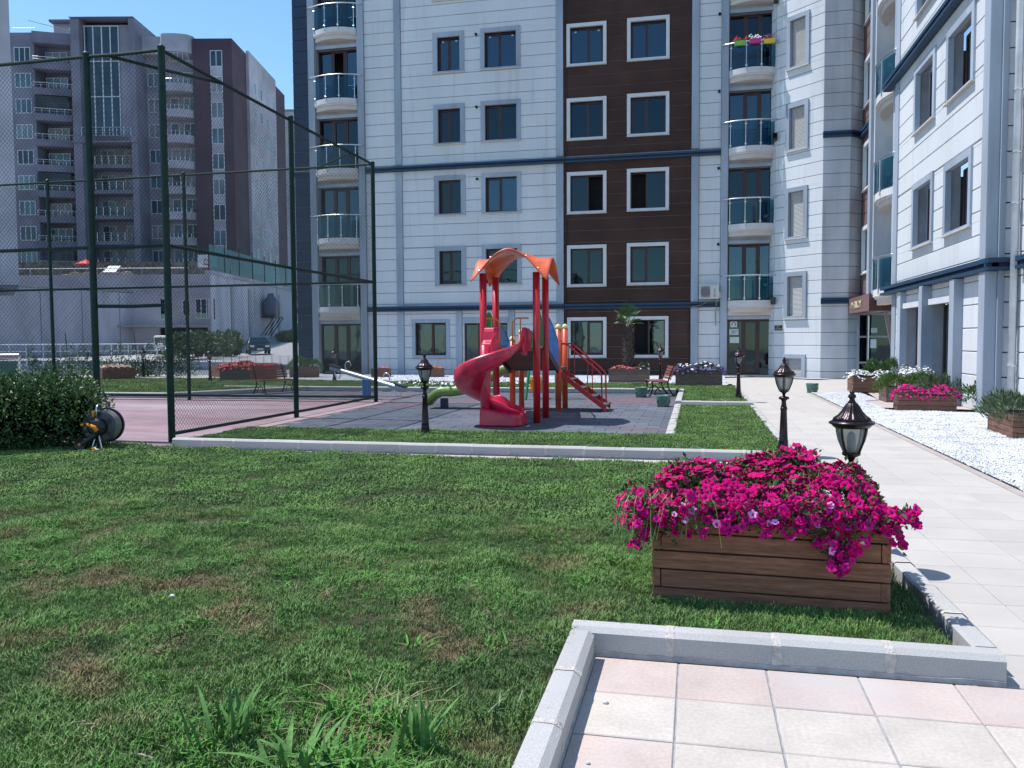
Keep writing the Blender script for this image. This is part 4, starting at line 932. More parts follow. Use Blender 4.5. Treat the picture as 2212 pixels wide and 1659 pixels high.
def panel(x0, y0, z0, x1, y1, z1, h0, h1, m, n=8, r=.017, arch=False, name='side_rail', rb=.007, drop=0):
    q = M(); P = [Vector((x0, y0, z0)), Vector((x1, y1, z1))]
    if arch:
        w = (P[1]-P[0]); k = 12; pts = [P[0]] + [P[0]+w*(.5-.5*math.cos(PI*i/k))+Vector((0, 0, h0-w.length/2+math.sin(PI*i/k)*w.length/2)) for i in range(k+1)] + [P[1]]
        q.tube(pts, r, 8)
        q.tube([P[0]+Vector((0, 0, .0)), P[1]], r, 8)
        for i in range(1, n): u = i/n; q.tube([P[0]+w*u, P[0]+w*u+Vector((0, 0, h0-w.length/2+math.sqrt(max(0, .25-(u-.5)**2))*w.length))], rb, 5)
    else:
        q.tube([P[0], P[0]+Vector((0, 0, h0))] + [(P[0]+Vector((0, 0, h0))).lerp(P[1]+Vector((0, 0, h1)), i/8)+Vector((0, 0, .06*math.sin(PI*i/8))) for i in range(1, 8)] + [P[1]+Vector((0, 0, h1)), P[1]], r, 8); q.tube([P[0], P[1]], r, 8)
        for i in range(1, n): u = i/n; B = P[0].lerp(P[1], u); q.tube([B, B+Vector((0, 0, h0+(h1-h0)*u+.06*math.sin(PI*u)))], rb, 5)
    return q.build(name, m, PT)
panel(-2.86, T0+.12, 1.40, -2.86, T1-.12, 1.40, .62, .62, GREENP, n=9, arch=True, name='green_guard', rb=.012)
panel(-3.82, T0+.12, 1.40, -3.82, T1-.12, 1.40, .62, .62, GREENP, n=9, arch=True, name='green_guard', rb=.012)
panel(-3.86, T1+.05, 1.36, -3.84, 17.05, .92, .62, .56, BLUEP, n=12, name='blue_ramp_rail', rb=.009); panel(-2.80, T1+.05, 1.36, -2.80, 17.05, .92, .62, .56, BLUEP, n=12, name='blue_ramp_rail', rb=.009)
for x, sgn in ((-3.78, 1), (-2.94, -1)):
    q = M(); P = Vector((x, T0-.02, 1.40)); w = Vector((.30*sgn, 0, 0))
    q.tube([P+Vector((0, 0, .50)), P+w*.75+Vector((0, 0, .50)), P+w+Vector((0, 0, .42)), P+w+Vector((0, 0, .02)), P+w*.5+Vector((0, 0, .0)), P+Vector((0, 0, .02))], .016, 8)
    q.tube([P+w*.5+Vector((0, 0, 0)), P+w*.5+Vector((0, 0, .5))], .013, 6); q.build('yellow_guard', YELP, PT)
panel(-3.72, 18.1, .95, -2.88, 18.1, .95, .55, .55, GREENP, n=9, name='green_guard', rb=.010)
# spiral slide
sc = Vector((-3.56, 14.02)); ro = .56
def prof_pts(bz, wl, wr):   # cross section, u from inner(0) to outer(1): outside skin then inside skin
    return [(0, bz+wl), (.03, bz-.01), (.18, bz-.06), (.80, bz-.06), (.97, bz+.02), (1.0, bz+wr), (.955, bz+wr+.01), (.90, bz+.05), (.78, bz), (.22, bz), (.08, bz+.03), (.045, bz+wl)]
secs = []
def sec(Pin, Pout, bz, wl, wr): secs.append([(*(Pin+(Pout-Pin)*u), z) for u, z in prof_pts(bz, wl, wr)])
for i in range(5):                                   # straight entry from the deck
    t = i/4; y = T0-.02-(T0-.02-14.05)*t
    sec(Vector((-3.50, y)), Vector((-2.98, y)), 1.36-.05*t, .34-.12*t*t if t else .34, .34-.20*t)
n = 40
for i in range(1, n+1):
    th = -math.radians(272)*i/n; t = i/n; d = Vector((math.cos(th), math.sin(th))); wr = .15+.13*math.sin(min(1, t*1.3)*PI)
    sec(sc+d*.05, sc+d*ro*(1 + .05*math.sin(PI*t)), 1.31-(1.31-.34)*t**.92, .12, wr)
for i in range(1, 6):
    t = i/5; x = sc.x+.02+.56*t
    sec(Vector((x, sc.y+.05)), Vector((x, sc.y+.52)), .34-.12*math.sin(t*PI/2), .12*(1-t)+.05, .26*(1-t)**2+.08)
q = M(); k = len(secs[0]); vs = [p for s_ in secs for p in s_]
fs = [(i*k+j, i*k+(j+1) % k, (i+1)*k+(j+1) % k, (i+1)*k+j) for i in range(len(secs)-1) for j in range(k)]
for b_, rv in ((0, 0), ((len(secs)-1)*k, 1)):
    for j in range(5): f_ = (b_+j, b_+j+1, b_+10-j, b_+11-j); fs.append(f_ if rv else tuple(reversed(f_)))
q.add(vs, fs); sl = q.build('spiral_slide', RED, PT, smooth=True)
m_ = sl.modifiers.new('s', 'SUBSURF'); m_.levels = 1; m_.render_levels = 1
q = M(); q.prism([(sc.x-.11, sc.y-.03), (sc.x-.07, sc.y-.09), (sc.x+.02, sc.y-.10), (sc.x+.05, sc.y-.03), (sc.x+.05, sc.y+.08), (sc.x-.11, sc.y+.08)], 0, 1.42); q.build('slide_column', RED, sl, smooth=True)
# exit chute base
q = M(); poly = [(sc.x-.10, sc.y-.18), (sc.x+.50, sc.y-.16), (sc.x+.62, sc.y-.05), (sc.x+.64, sc.y+.45), (sc.x+.5, sc.y+.5), (sc.x-.10, sc.y+.52)]
vs = [(x, y, 0) for x, y in poly] + [(sc.x+(x-sc.x)*.97, sc.y+.15+(y-sc.y-.15)*.94, .33-.12*max(0, min(1, (x-sc.x)/.3))) for x, y in poly]
q.add(vs, [tuple(range(5, -1, -1)), tuple(range(6, 12))]+[(i, (i+1) % 6, 6+(i+1) % 6, 6+i) for i in range(6)]); q.build('slide_foot', RED, sl, bevel=.035)
def hood(x0, x1, y, nm='entry_wall'):                # high rounded cheek of the slide mouth
    q = M(); pr = [(y-.30, 1.28), (y+.02, 1.22), (y+.02, 1.73), (y-.10, 1.73), (y-.14, 1.66), (y-.18, 1.50), (y-.30, 1.44)]
    vs = [(x0, a, b) for a, b in pr] + [(x1, a, b) for a, b in pr]; k = len(pr)
    q.add(vs, [tuple(range(k)), tuple(range(2*k-1, k-1, -1))]+[(i, k+i, k+(i+1) % k, (i+1) % k) for i in range(k)]); q.build(nm, RED, sl, bevel=.02)
hood(-3.74, -3.46, T0-.06); hood(-3.04, -2.96, T0-.06)
q = M(); pr = [(-3.02, 1.68), (-2.94, 1.72), (-2.86, 1.62), (-2.90, 1.30), (-3.0, 1.28)]
q.add([(a, y, b) for y in (T0-.10, T0-.02) for a, b in pr], [tuple(range(4, -1, -1)), tuple(range(5, 10))]+[(i, (i+1) % 5, 5+(i+1) % 5, 5+i) for i in range(5)]); q.build('entry_wall', RED, sl, bevel=.015)
q = M(); q.tube([(-3.62, 13.72, .62), (-3.61, 13.78, 1.1), (-3.61, 13.85, 1.42)], [.05, .055, .06], 12); 
# wavy green slide
secs = []
for i in range(19):
    t = i/18; x = -3.86-1.92*t; z = float(np.interp(t, (0, .1, .35, .5, .62, .72, .82, .90, .95, 1), (.86, .84, .56, .42, .37, .345, .35, .31, .24, .13)))
    secs.append([(x, 17.62+u, z+h) for u, h in ((-.27, .13), (-.27, -.03), (-.20, -.07), (.20, -.07), (.27, -.03), (.27, .13), (.24, .13), (.19, 0), (-.19, 0), (-.24, .13))])
q = M(); k = 10; q.add([p for s_ in secs for p in s_], [(i*k+j, (i+1)*k+j, (i+1)*k+(j+1) % k, i*k+(j+1) % k) for i in range(18) for j in range(k)]+[tuple(range(k-1, -1, -1)), tuple(range(18*k, 19*k))])
gs = q.build('wavy_slide', LIME, PT, smooth=True); M().box(-5.52, -5.38, 17.54, 17.70, 0, .22).build('slide_leg', mat('dark_blue_leg', (.015, .03, .07), .5), gs)
# stairs
def strg(y): 
    q = M(); a, b = Vector((-2.78, y, .74)), Vector((-1.80, y, .0)); q.add([p+Vector((0, e, h)) for e in (-.025, .025) for p in (a, b) for h in (0, .12)], [(0, 2, 3, 1), (4, 5, 7, 6), (0, 4, 6, 2), (1, 3, 7, 5), (0, 1, 5, 4), (2, 6, 7, 3)]); return q
for y in (17.16, 17.98):
    strg(y).build('stringer', REDP, PT)
    q = M(); q.tube([(-2.76, y, 1.42), (-2.66, y, 1.42), (-2.60, y, 1.39), (-1.98, y, .86), (-1.90, y, .76), (-1.89, y, .1)], .018, 8)
    for t in (.2, .6): x = -2.78+.98*t; q.tube([(x, y, .80-.74*t), (x, y, 1.37-.86*(t-.18))], .012, 6)
    q.build('handrail', REDP, PT)
for i in range(4): x = -2.62+.24*i; z = .68-.175*i; M().box(x-.09, x+.13, 17.19, 17.95, z-.03, z).build('step', DGREY, PT, bevel=.01)
# ================================================================== swing and seesaw
SW = empty('toddler_swing', (-3.8, 20.9, 0), 'green A-frame swing with an orange-yellow bucket seat behind the play tower', 'swing')
for x, xs in ((-4.06, -.10), (-3.50, .12)):
    for dy in (-.55, .55):
        q = M(); q.tube([(x+xs, 20.9+dy, 0), (x, 20.9, 1.72)], .034, 10); q.build('leg', GREENP, SW)
q = M(); q.tube([(-4.15, 20.9, 1.72), (-3.42, 20.9, 1.72)], .034, 10); q.tube([(-4.08, 20.6, .95), (-4.08, 21.2, .95)], .02, 8); q.build('crossbar', GREENP, SW)
for sx in (-3.98, -4.20, -3.70, -3.86):
    pass
q = M()
for x in (-4.14, -3.86): 
    for y in (20.82, 20.98): 
        for i in range(26): z = .46+i*.049; q.tube([(x, y, z), (x, y+(.008 if i % 2 else 0), z+.034)], .006 if i % 2 else .008, 4, caps=False)
q.build('chain', STEEL, SW, kind='stuff')
q = M(); q.lathe([(.02, .16), (.11, .17), (.165, .24), (.18, .36), (.185, .44), (.172, .44), (.16, .36), (.14, .25), (.02, .2)], (-4.0, 20.9, 0), 18)
q.box(-4.22, -3.80, 20.72, 20.76, .38, .50); q.box(-4.22, -3.80, 21.04, 21.08, .38, .55); q.build('bucket_seat', YELS, SW, bevel=.01)
SS = empty('seesaw', (-8.8, 21.3, 0), 'grey metal seesaw with looped handles, its left end up in the air', 'seesaw')
a, b = Vector((-10.0, 21.6, .76)), Vector((-7.58, 21.0, .20)); q = M(); q.tube([a, b], .065, 12); q.build('beam', SEEP, SS, smooth=False)
M().box(-8.90, -8.72, 21.20, 21.40, 0, .46).build('pivot_stand', BLUEP, SS, bevel=.01)
for p, e in ((a, .0), (b, 1)):
    d = (b-a).normalized()*(1 if e == 0 else -1); s_ = p+d*.08
    q = M(); q.add([s_+d*u+Vector((0, w, h+(.0))) for h in (.06, .10) for u, w in ((-.12, -.12), (.28, -.08), (.28, .08), (-.12, .12))], [(3, 2, 1, 0), (4, 5, 6, 7)]+[(i, (i+1) % 4, 4+(i+1) % 4, 4+i) for i in range(4)]); q.build('seat', BLACK, SS, bevel=.01)
    h = s_+d*.50; q = M(); k = Vector((d.x, d.y, 0)).normalized()
    q.tube([h+Vector((0, 0, .05))]+[h-k*(.02+.10*math.sin(PI*i/8)*.9)+k*.10*(i/8)+Vector((0, 0, .05+.26*math.sin(PI*i/16)))for i in range(1, 9)]+[h+k*.14+Vector((0, 0, .24)), h+k*.12+Vector((0, 0, .18))], .016, 8); q.build('handle', STEEL, SS, smooth=True)
    q = M(); q.tube([s_+d*.05+Vector((0, 0, -.05)), s_+d*.08+Vector((0, 0, -.20)), s_+d*.2+Vector((0, 0, -.24)), s_+d*.30+Vector((0, 0, -.08))], .014, 8); q.build('bumper', STEEL, SS)
# ================================================================== lamps
def make_lamp(loc, label):
    t = empty('garden_lamp', (0, 0, 0), label, 'lamp', 'bronze garden lamp posts')
    q = M(); q.lathe([(.095, 0), (.095, .015), (.075, .03), (.062, .09), (.066, .10), (.060, .115), (.056, .16), (.060, .17), (.054, .185), (.038, .56), (.046, .575), (.040, .60)], n=20); q.build('post', BRONZE, t, smooth=True)
    q = M(); q.lathe([(.038, .60), (.030, .64), (.028, .68), (.046, .70), (.056, .715), (.056, .735), (.048, .725), (.022, .735), (.016, .76)], n=20)
    for k in range(8): a_ = k*PI/4; q.tube([(.045*math.cos(a_), .045*math.sin(a_), .73), (.058*math.cos(a_), .058*math.sin(a_), .725), (.056*math.cos(a_), .056*math.sin(a_), .70)], .006, 5)
    q.build('collar', BRONZE, t, smooth=True)
    q = M(); q.lathe([(.016, .76), (.030, .785), (.058, .80), (.060, .815), (.054, .82)], n=20); q.lathe([(.112, 1.01), (.118, 1.0), (.112, .985), (.108, .985)], n=24)
    prof = [(.056, .815), (.074, .86), (.090, .90), (.101, .95), (.108, 1.0)]
    for k in range(4):
        a_ = k*PI/2+PI/4; q.tube([(r*1.02*math.cos(a_), r*1.02*math.sin(a_), z) for r, z in prof], .0075, 6)
    q.build('lantern_frame', BRONZE, t, smooth=True)
    q = M(); q.lathe([(.050, .812), (.070, .86), (.086, .90), (.097, .95), (.103, 1.0)], n=96, flute=32, famp=.018); g_ = q.build('lantern_glass', LAMPG, t, smooth=True)
    q = M(); q.lathe([(.02, .83), (.028, .86), (.03, .92), (.018, .95), (.004, .96)], n=12); q.build('bulb', PAPER, t, smooth=True)
    q = M(); q.lathe([(.104, .985), (.120, .992), (.128, 1.003), (.146, 1.012), (.144, 1.022), (.120, 1.035)], n=32)
    q.lathe([(.120, 1.034), (.113, 1.05), (.088, 1.068), (.066, 1.095), (.050, 1.125), (.034, 1.148), (.030, 1.152)], n=64, flute=16, famp=.045); 
    for k in range(4): a_ = k*PI/2+PI/4; q.box(.112*math.cos(a_)-.008, .112*math.cos(a_)+.008, .112*math.sin(a_)-.008, .112*math.sin(a_)+.008, 1.03, 1.058)
    q.build('roof', BRONZE, t, smooth=True)
    q = M(); q.lathe([(.030, 1.15), (.020, 1.165), (.016, 1.178), (.026, 1.19), (.024, 1.204), (.012, 1.212), (.017, 1.22), (.015, 1.228), (.003, 1.24)], n=16); q.build('finial', BRONZE, t, smooth=True)
    t.location = loc; return t
LAMPG = glassmat('lamp_glass', (.95, .95, .92), .04, .8, .15)
_t = LAMPG.node_tree; _o = [n for n in _t.nodes if n.type == 'OUTPUT_MATERIAL'][0]; _s = _o.inputs[0].links[0].from_socket
_d = nd(_t, 'ShaderNodeBsdfDiffuse'); _d.inputs[0].default_value = (.55, .55, .53, 1); _tl = nd(_t, 'ShaderNodeBsdfTranslucent'); _tl.inputs[0].default_value = (.6, .6, .57, 1)
_a = nd(_t, 'ShaderNodeMixShader'); _t.links.new(_d.outputs[0], _a.inputs[1]); _t.links.new(_tl.outputs[0], _a.inputs[2])
_b = nd(_t, 'ShaderNodeMixShader'); _b.inputs[0].default_value = .45; _t.links.new(_s, _b.inputs[1]); _t.links.new(_a.outputs[0], _b.inputs[2]); _t.links.new(_b.outputs[0], _o.inputs[0])
L0 = make_lamp((.985, 5.66, -.02), 'bronze lamp post nearest the camera, its lantern rising behind the magenta petunias'); L0.scale = (.96, .96, .96)
for loc, lab in (((1.10, 11.0, .03), 'bronze lamp post at the kerb corner beside the paved path'), ((1.0, 20.3, .09), 'bronze lamp post on the grass right of the purple petunia planter'),
                 ((-1.15, 28.3, .1), 'small bronze lamp post right behind the garden bench'), ((-4.02, 12.0, .075), 'bronze lamp post in the grass strip left of the red spiral slide'),
                 ((-13.1, 28.6, .05), 'bronze lamp post behind the seesaw, before the curtained glass doors'), ((-17.1, 26.8, .09), 'thin bronze lamp post left of the bright red flower box'),
                 ((-21.9, 29.6, .09), 'bronze lamp post among the shrubs behind the mixed flower box')):
    c = copy_tree(L0, loc, random.uniform(0, 1), lab); c.scale = (1, 1, 1)
# ================================================================== planters
def make_planter(w, d, h, m, nr, label, loc, rz=0, grp='wooden flower planters'):
    t = empty('wooden_planter', (0, 0, 0), label, 'planter', grp); th = .045; rh = h/nr
    def board(L_): q = M(); q.box(-L_/2, L_/2, -th/2, th/2, .003, rh-.004); me = q.mesh('board', m); return me
    lw, sw, ld, sd_ = board(w), board(w-2*th-.004), board(d), board(d-2*th-.004)
    for i in range(nr):
        e = i % 2 == (nr % 2)
        for y in (-d/2+th/2, d/2-th/2): inst('board', sw if e else lw, t, (random.uniform(-.002, .002), y+random.uniform(-.002, .002), rh*i), (0, random.uniform(-.001, .001), random.uniform(-.002, .002)))
        for x in (-w/2+th/2, w/2-th/2): inst('board', ld if e else sd_, t, (x+random.uniform(-.002, .002), 0, rh*i), (0, 0, PI/2))
    M().box(-w/2+th, w/2-th, -d/2+th, d/2-th, h*.5, h*.86).build('soil', SOIL, t)
    t.location = loc; t.rotation_euler = (0, 0, rz)
    for c_ in kids(t):
        if c_.name.startswith('board') and w > 1.0 and c_.data in (lw, ld, sw, sd_) and not c_.modifiers and loc[1] < 6:
            b_ = c_.modifiers.new('b', 'BEVEL'); b_.width = .005; b_.segments = 2
    return t
def flower_mesh(R, mats, name='flower'):
    q = M(); n = 20; vs = [(0, 0, -R*.55)]
    for k in range(n): a = 2*PI*k/n; vs.append((R*.24*math.cos(a), R*.24*math.sin(a), -R*.22))
    for k in range(n): a = 2*PI*k/n; lo = abs(math.cos(2.5*a))**.5; r = R*(.78+.06*lo); vs.append((r*math.cos(a), r*math.sin(a), R*(.02+.03*math.cos(5*a))))
    for k in range(n): a = 2*PI*k/n; lo = abs(math.cos(2.5*a))**.45; r = R*(.80+.24*lo); vs.append((r*math.cos(a), r*math.sin(a), R*(-.10+.10*math.cos(5*a+.6)+random.uniform(-.05, .05))))
    fs = [(0, 1+k, 1+(k+1) % n) for k in range(n)]
    q.add(vs, fs, 1); q.f += [(1+k, 1+n+k, 1+n+(k+1) % n, 1+(k+1) % n) for k in range(n)]; q.mi += [0]*n
    q.f += [(1+n+k, 1+2*n+k, 1+2*n+(k+1) % n, 1+n+(k+1) % n) for k in range(n)]; q.mi += [0]*n
    # calyx tube behind
    return q
def leaves(q, pts, nrm, size, jit=.9, mi=0, asp=.5):
    """many small pointed leaves (4 tris each, folded along the midrib)"""
    for p, nn in zip(pts, nrm):
        L_ = size*random.uniform(.6, 1.35); d = Vector((nn[0]+random.gauss(0, jit), nn[1]+random.gauss(0, jit), nn[2]+random.gauss(0, jit*.8))).normalized()
        s_ = d.cross(Vector((random.gauss(0, 1), random.gauss(0, 1), random.gauss(0, 1)))).normalized(); up = s_.cross(d)*L_*.12; s_ = s_*L_*asp*.5; p = Vector(p)
        q.add([p, p+d*L_*.45+s_+up, p+d*L_, p+d*L_*.45-s_+up, p+d*L_*.5], [(0, 1, 4), (1, 2, 4), (2, 3, 4), (3, 0, 4)], mi)
def lobe_pts(n, c, rad_, up_only=False, shell=.75):
    out = []; nr_ = []
    while len(out) < n:
        v = Vector((random.gauss(0, 1), random.gauss(0, 1), random.gauss(0, 1))).normalized()
        if up_only and v.z < -.2: continue
        k = random.uniform(shell, 1.05); out.append((c[0]+v.x*rad_[0]*k, c[1]+v.y*rad_[1]*k, c[2]+v.z*rad_[2]*k)); nr_.append(v)
    return out, nr_
def petunias(label, surf, n, R, mats, parts, leafn, leafsz, name='petunia_plant', loc=(0, 0, 0), other=None, lm=LEAFM, cat='flowers', grp=None, asp=.55, jit=.5):
    """surf() gives (point, normal) on the mound; the flowers showing largest become parts, the rest one stuff part"""
    t = empty(name, loc, label, cat, grp); proto = [flower_mesh(R, mats) for _ in range(3)]
    mes = [p.mesh('flower', mats, smooth=True) for p in proto]
    ot = [flower_mesh(R*.9, other).mesh('flower', other, smooth=True) for _ in range(2)] if other else None
    bq = M(); bq.lathe([(R*.10, -R*1.3), (R*.16, -R*.7), (R*.34, -R*.1), (R*.42, R*.15), (R*.20, R*.2)], n=7); bud = bq.mesh('bud', [mats[0]], smooth=True)
    items = [surf(i) for i in range(n)]; items.sort(key=lambda it: (Vector(it[0])-Vector((0, 0, CH))).length)
    rest = M(); 
    for i, (p, nn) in enumerate(items):
        v = Vector(nn)+Vector((random.gauss(0, .28), random.gauss(0, .28), random.gauss(0, .22))); v.normalize(); rot = v.to_track_quat('Z', 'Y').to_matrix().to_4x4() @ Matrix.Rotation(random.uniform(0, 6.28), 4, 'Z')
        s_ = random.uniform(.72, 1.12)
        if i < parts:
            me = random.choice(ot) if (ot and random.random() < .05) else (bud if random.random() < .10 else random.choice(mes))
            o = bpy.data.objects.new('flower', me); COL.objects.link(o); o.parent = t; o.location = Vector(p)-t.location; o.rotation_euler = rot.to_euler(); o.scale = (s_, s_*random.uniform(.62, 1), s_*random.uniform(.7, 1.8))
        else:
            pr = random.choice(proto); k = len(rest.v); step = pr
            rest.v += [tuple(Vector(p) + (rot @ (Vector(w)*s_))) for w in pr.v]; rest.f += [tuple(a+k for a in f_) for f_ in pr.f]; rest.mi += pr.mi
    if rest.v: rest.build('small_flowers', mats, t, smooth=True, kind='stuff')
    q = M(); pts = []; nn = []
    for i in range(leafn): p, v = surf(i); k = random.uniform(.004, .06); pts.append((p[0]-v[0]*k, p[1]-v[1]*k, p[2]-v[2]*k)); nn.append(v)
    leaves(q, pts, nn, leafsz, jit=jit, asp=asp); q.build('foliage', lm, t, kind='stuff'); return t
# --- the big magenta planter in front
PX, PY = .39, 4.79; PRZ = rad(-3.2)
make_planter(1.19, .68, .50, WOOD, 5, 'large brown wooden planter nearest the camera, full of magenta petunias', (PX, PY, LZ-.02), PRZ)
cR = Matrix.Rotation(PRZ, 3, 'Z')
def mound(i):
    r = random.random()
    if r < .80:
        u = random.uniform(-1, 1); v = random.uniform(-1, 1)
        x = u*.67-.03; y = v*.46; e = max(abs(u)**3.2, abs(v)**3.2)
        z = .555+.15*(1-e)+.075*math.sin(u*4.1+1.2)*math.sin(v*3+u*2.2)*(1-e*.5)+.05*u*.5 + random.gauss(0, .018)
        if abs(u) > .8: z -= .10*((abs(u)-.8)/.2)
        nn = Vector((u**3*1.2, v**3*1.3, 1))
        if v < -.55: z -= (-.55-v)*.22; nn += Vector((0, -1.0, 0))
    elif r < .93:
        x = random.uniform(-.68, .70); y = -.39-random.uniform(0, .08); z = random.uniform(.50, .62)+(.02*math.sin(x*9)); nn = Vector((0, -1, .45))
        if x < -.40: z -= .05; y -= .02
    elif r < .962:                                             # trailing clump at the right of the front
        k = random.random(); x = .30+.16*(1-k)*random.uniform(-1, 1.2)+.05*k; y = -.42-random.uniform(0, .06); z = .47-.20*k+random.uniform(-.02, .02); nn = Vector((0, -1, .2))
    elif r < .985: x = -.68-random.uniform(-.06, .14); y = random.uniform(-.45, .1); z = random.uniform(.42, .62); nn = Vector((-1, -.5, .5))
    else: x = .14+random.uniform(-.08, .14); y = random.uniform(.0, .3); z = random.uniform(.72, .82); nn = Vector((0, -.4, 1))
    nn.normalize(); w = cR @ Vector((x, y, 0)); n2 = cR @ nn
    return (PX+w.x, PY+w.y, z+LZ-.02), tuple(n2)
petunias('masses of magenta petunias spilling over the big planter nearest the camera', mound, 1700, .0275, [MAG, MAGD], 300, 7500, .034, other=[PINKL, MAG])
q = M()
for i in range(34):                                            # wiry grass hanging out of the left end
    a = random.uniform(-.3, .6); x = PX-.60+random.uniform(-.12, .30); y = PY-.30+random.uniform(-.12, .1); z = .62; l = random.uniform(.08, .19); dx = random.gauss(-.5, .8); dy = random.gauss(-.6, .5); s_ = Vector((dx, dy, 0)).normalized()
    pts = [Vector((x, y, z))+s_*l*k+Vector((0, 0, .12*k*(1-k)*3-.16*k*k)) for k in (0, .3, .6, 1)]; w = Vector((-s_.y, s_.x, 0))*.0014
    for p0, p1 in zip(pts, pts[1:]): q.add([p0-w, p0+w, p1+w, p1-w], [(0, 1, 2, 3)])
o = q.build('wiry_grass', LEAFL, None, kind='stuff'); prop(o, 'thin grass stems trailing from the left end of the near planter', 'grass')
# --- box mound helper for the others
def box_mound(cx_, cy_, w, d, z0, hh, rz=0, over=.12):
    R_ = Matrix.Rotation(rz, 3, 'Z')
    def f_(i):
        u, v = random.uniform(-1, 1), random.uniform(-1, 1); e = max(abs(u)**3, abs(v)**3)
        x, y = u*(w/2+over), v*(d/2+over*.7); z = z0+hh*(1-e)*(.8+.3*math.sin(u*5+cx_))+random.gauss(0, hh*.12)-(.05 if e > .75 else 0)
        nn = Vector((u**3, v**3, 1)).normalized(); p = R_ @ Vector((x, y, 0)); return (cx_+p.x, cy_+p.y, z), tuple(R_ @ nn)
    return f_
def planter_with(cx_, cy_, w, d, h, m, nr, rz, lab, flab, mats, n, R, leafn, leafsz, hh=.12, z0=.08, lm=LEAFM, asp=.5, over=.08, other=None, name='flower_bed', cat='flowers', jit=.5):
    make_planter(w, d, h, m, nr, lab, (cx_, cy_, z0), rz)
    return petunias(flab, box_mound(cx_, cy_, w, d, z0+h, hh, rz, over), n, R, mats, 0, leafn, leafsz, name=name, loc=(cx_, cy_, z0+h*.8), lm=lm, asp=asp, other=other, cat=cat, jit=jit)
planter_with(.10, 25.95, 1.38, .8, .46, WOODG, 5, 0, 'brown planter of purple and white petunias on the far grass patch', 'purple petunias in the planter before the door with notices', [PURF, PURF], 260, .038, 900, .06, .22, .08, over=.14)
f_ = box_mound(.10, 25.8, 1.2, .6, .66, .16, 0, .1)
petunias('white petunias among the purple ones', f_, 30, .045, [WHF, MIXF], 0, 10, .05, loc=(.1, 25.9, .6), cat='flowers')
planter_with(-2.15, 27.75, 1.30, .8, .46, WOODG, 5, 0, 'grey-brown planter around the foot of the palm', 'salmon pink low flowers around the palm trunk', [SALM, REDF], 420, .022, 300, .04, .10, .08, over=-.02)
f_ = box_mound(-1.65, 27.6, .25, .4, .60, .16, 0, .05); petunias('white flowers with leaves at the right end of the palm planter', f_, 26, .035, [WHF, MIXF], 0, 160, .06, loc=(-1.65, 27.6, .5))
planter_with(-21.95, 27.95, 1.5, 1.15, .50, WOODR, 5, rad(-40), 'grey and reddish planter corner-on behind the ball court', 'cream and pink dried flowers in the planter behind the ball court', [MIXF, WHF], 300, .04, 300, .06, .10, .05, over=0)
planter_with(-18.2, 30.2, 1.7, 1.2, .52, WOODR, 5, rad(-35), 'reddish planter behind the thin lamp post, left of the bright red flowers', 'red flowers on the planter behind the thin lamp post', [SALM, REDF], 150, .04, 150, .06, .08, .05, over=0)
planter_with(-16.2, 27.9, 1.75, 1.1, .50, WOODG, 5, rad(8), 'long planter of bright red flowers beyond the court', 'bright red geraniums heaped on the long planter beyond the court', [REDF, REDF], 420, .045, 700, .07, .20, .05, over=.14)
planter_with(-12.55, 31.9, .75, .6, .36, WOODR, 4, rad(15), 'small planter of orange-red flowers at the pale pilaster', 'orange-red flowers in the small planter at the pale pilaster', [SALM, REDF], 90, .04, 60, .05, .06, .03, over=0)
planter_with(-10.25, 31.9, .75, .6, .38, WOODR, 4, rad(18), 'small six-sided looking planter of orange flowers under the ground floor window', 'orange marigolds in the small planter under the ground floor window', [ORF, ORF], 90, .04, 60, .05, .06, .03, over=0)
planter_with(-6.9, 31.9, .9, .6, .38, WOODR, 4, 0, 'small wooden planter seen between the legs of the play tower', 'orange flowers half hidden behind the play tower', [ORF, SALM], 60, .04, 60, .05, .05, .03, over=0)
planter_with(-15.6, 31.2, 1.1, .8, .45, WOODR, 4, rad(20), 'wooden planter with a feathery green bush at the navy wall', 'feathery light green bush by the navy wall', [LEAFL, LEAFL], 10, .02, 1500, .09, .35, .03, lm=LEAFL, asp=.22, over=.15, name='feathery_bush', cat='bush')
planter_with(4.62, 18.5, 1.10, .55, .30, WOODR, 3, rad(-4), 'planter of magenta petunias on the white pebbles by the right building', 'magenta petunias in the planter on the white pebbles', [MAG, MAGD], 520, .027, 700, .04, .20, .02, over=.12)
planter_with(4.85, 21.0, 1.05, .8, .34, WOODG, 3, 0, 'planter hidden under the grass-green feathery bush', 'feathery green bush in the planter right of the green pot', [LEAFL, LEAFL], 6, .02, 2600, .10, .28, .02, lm=LEAFL, asp=.14, over=.12, name='feathery_bush', cat='bush', jit=.35)
planter_with(4.75, 24.6, 1.05, .9, .42, WOODR, 4, 0, 'wooden planter of white petunias near the entrance', 'white petunias spilling over the planter near the entrance', [WHF, WHF], 300, .030, 400, .045, .18, .02, over=.14)
planter_with(4.95, 14.0, .75, 1.3, .33, WOODR, 4, rad(-3), 'planter cut by the right edge of the picture', 'grey-green lavender bush at the right picture edge', [LEAFG, LEAFG], 4, .02, 2600, .11, .28, .02, lm=LEAFG, asp=.13, over=.16, name='lavender_bush', cat='bush', jit=.35)
f_ = box_mound(5.35, 22.3, .6, .7, .56, .26, 0, .1); petunias('white petunias behind the feathery bush beside the fin', f_, 260, .030, [WHF, WHF], 0, 250, .05, loc=(5.3, 22.3, .5))
f_ = box_mound(5.15, 25.0, .7, .6, .56, .32, 0, .15); petunias('round green bush before the glazed entrance', f_, 4, .02, [LEAFM, LEAFM], 0, 2200, .09, name='round_bush', loc=(5.4, 24.6, .4), lm=LEAFM, asp=.2, cat='bush')
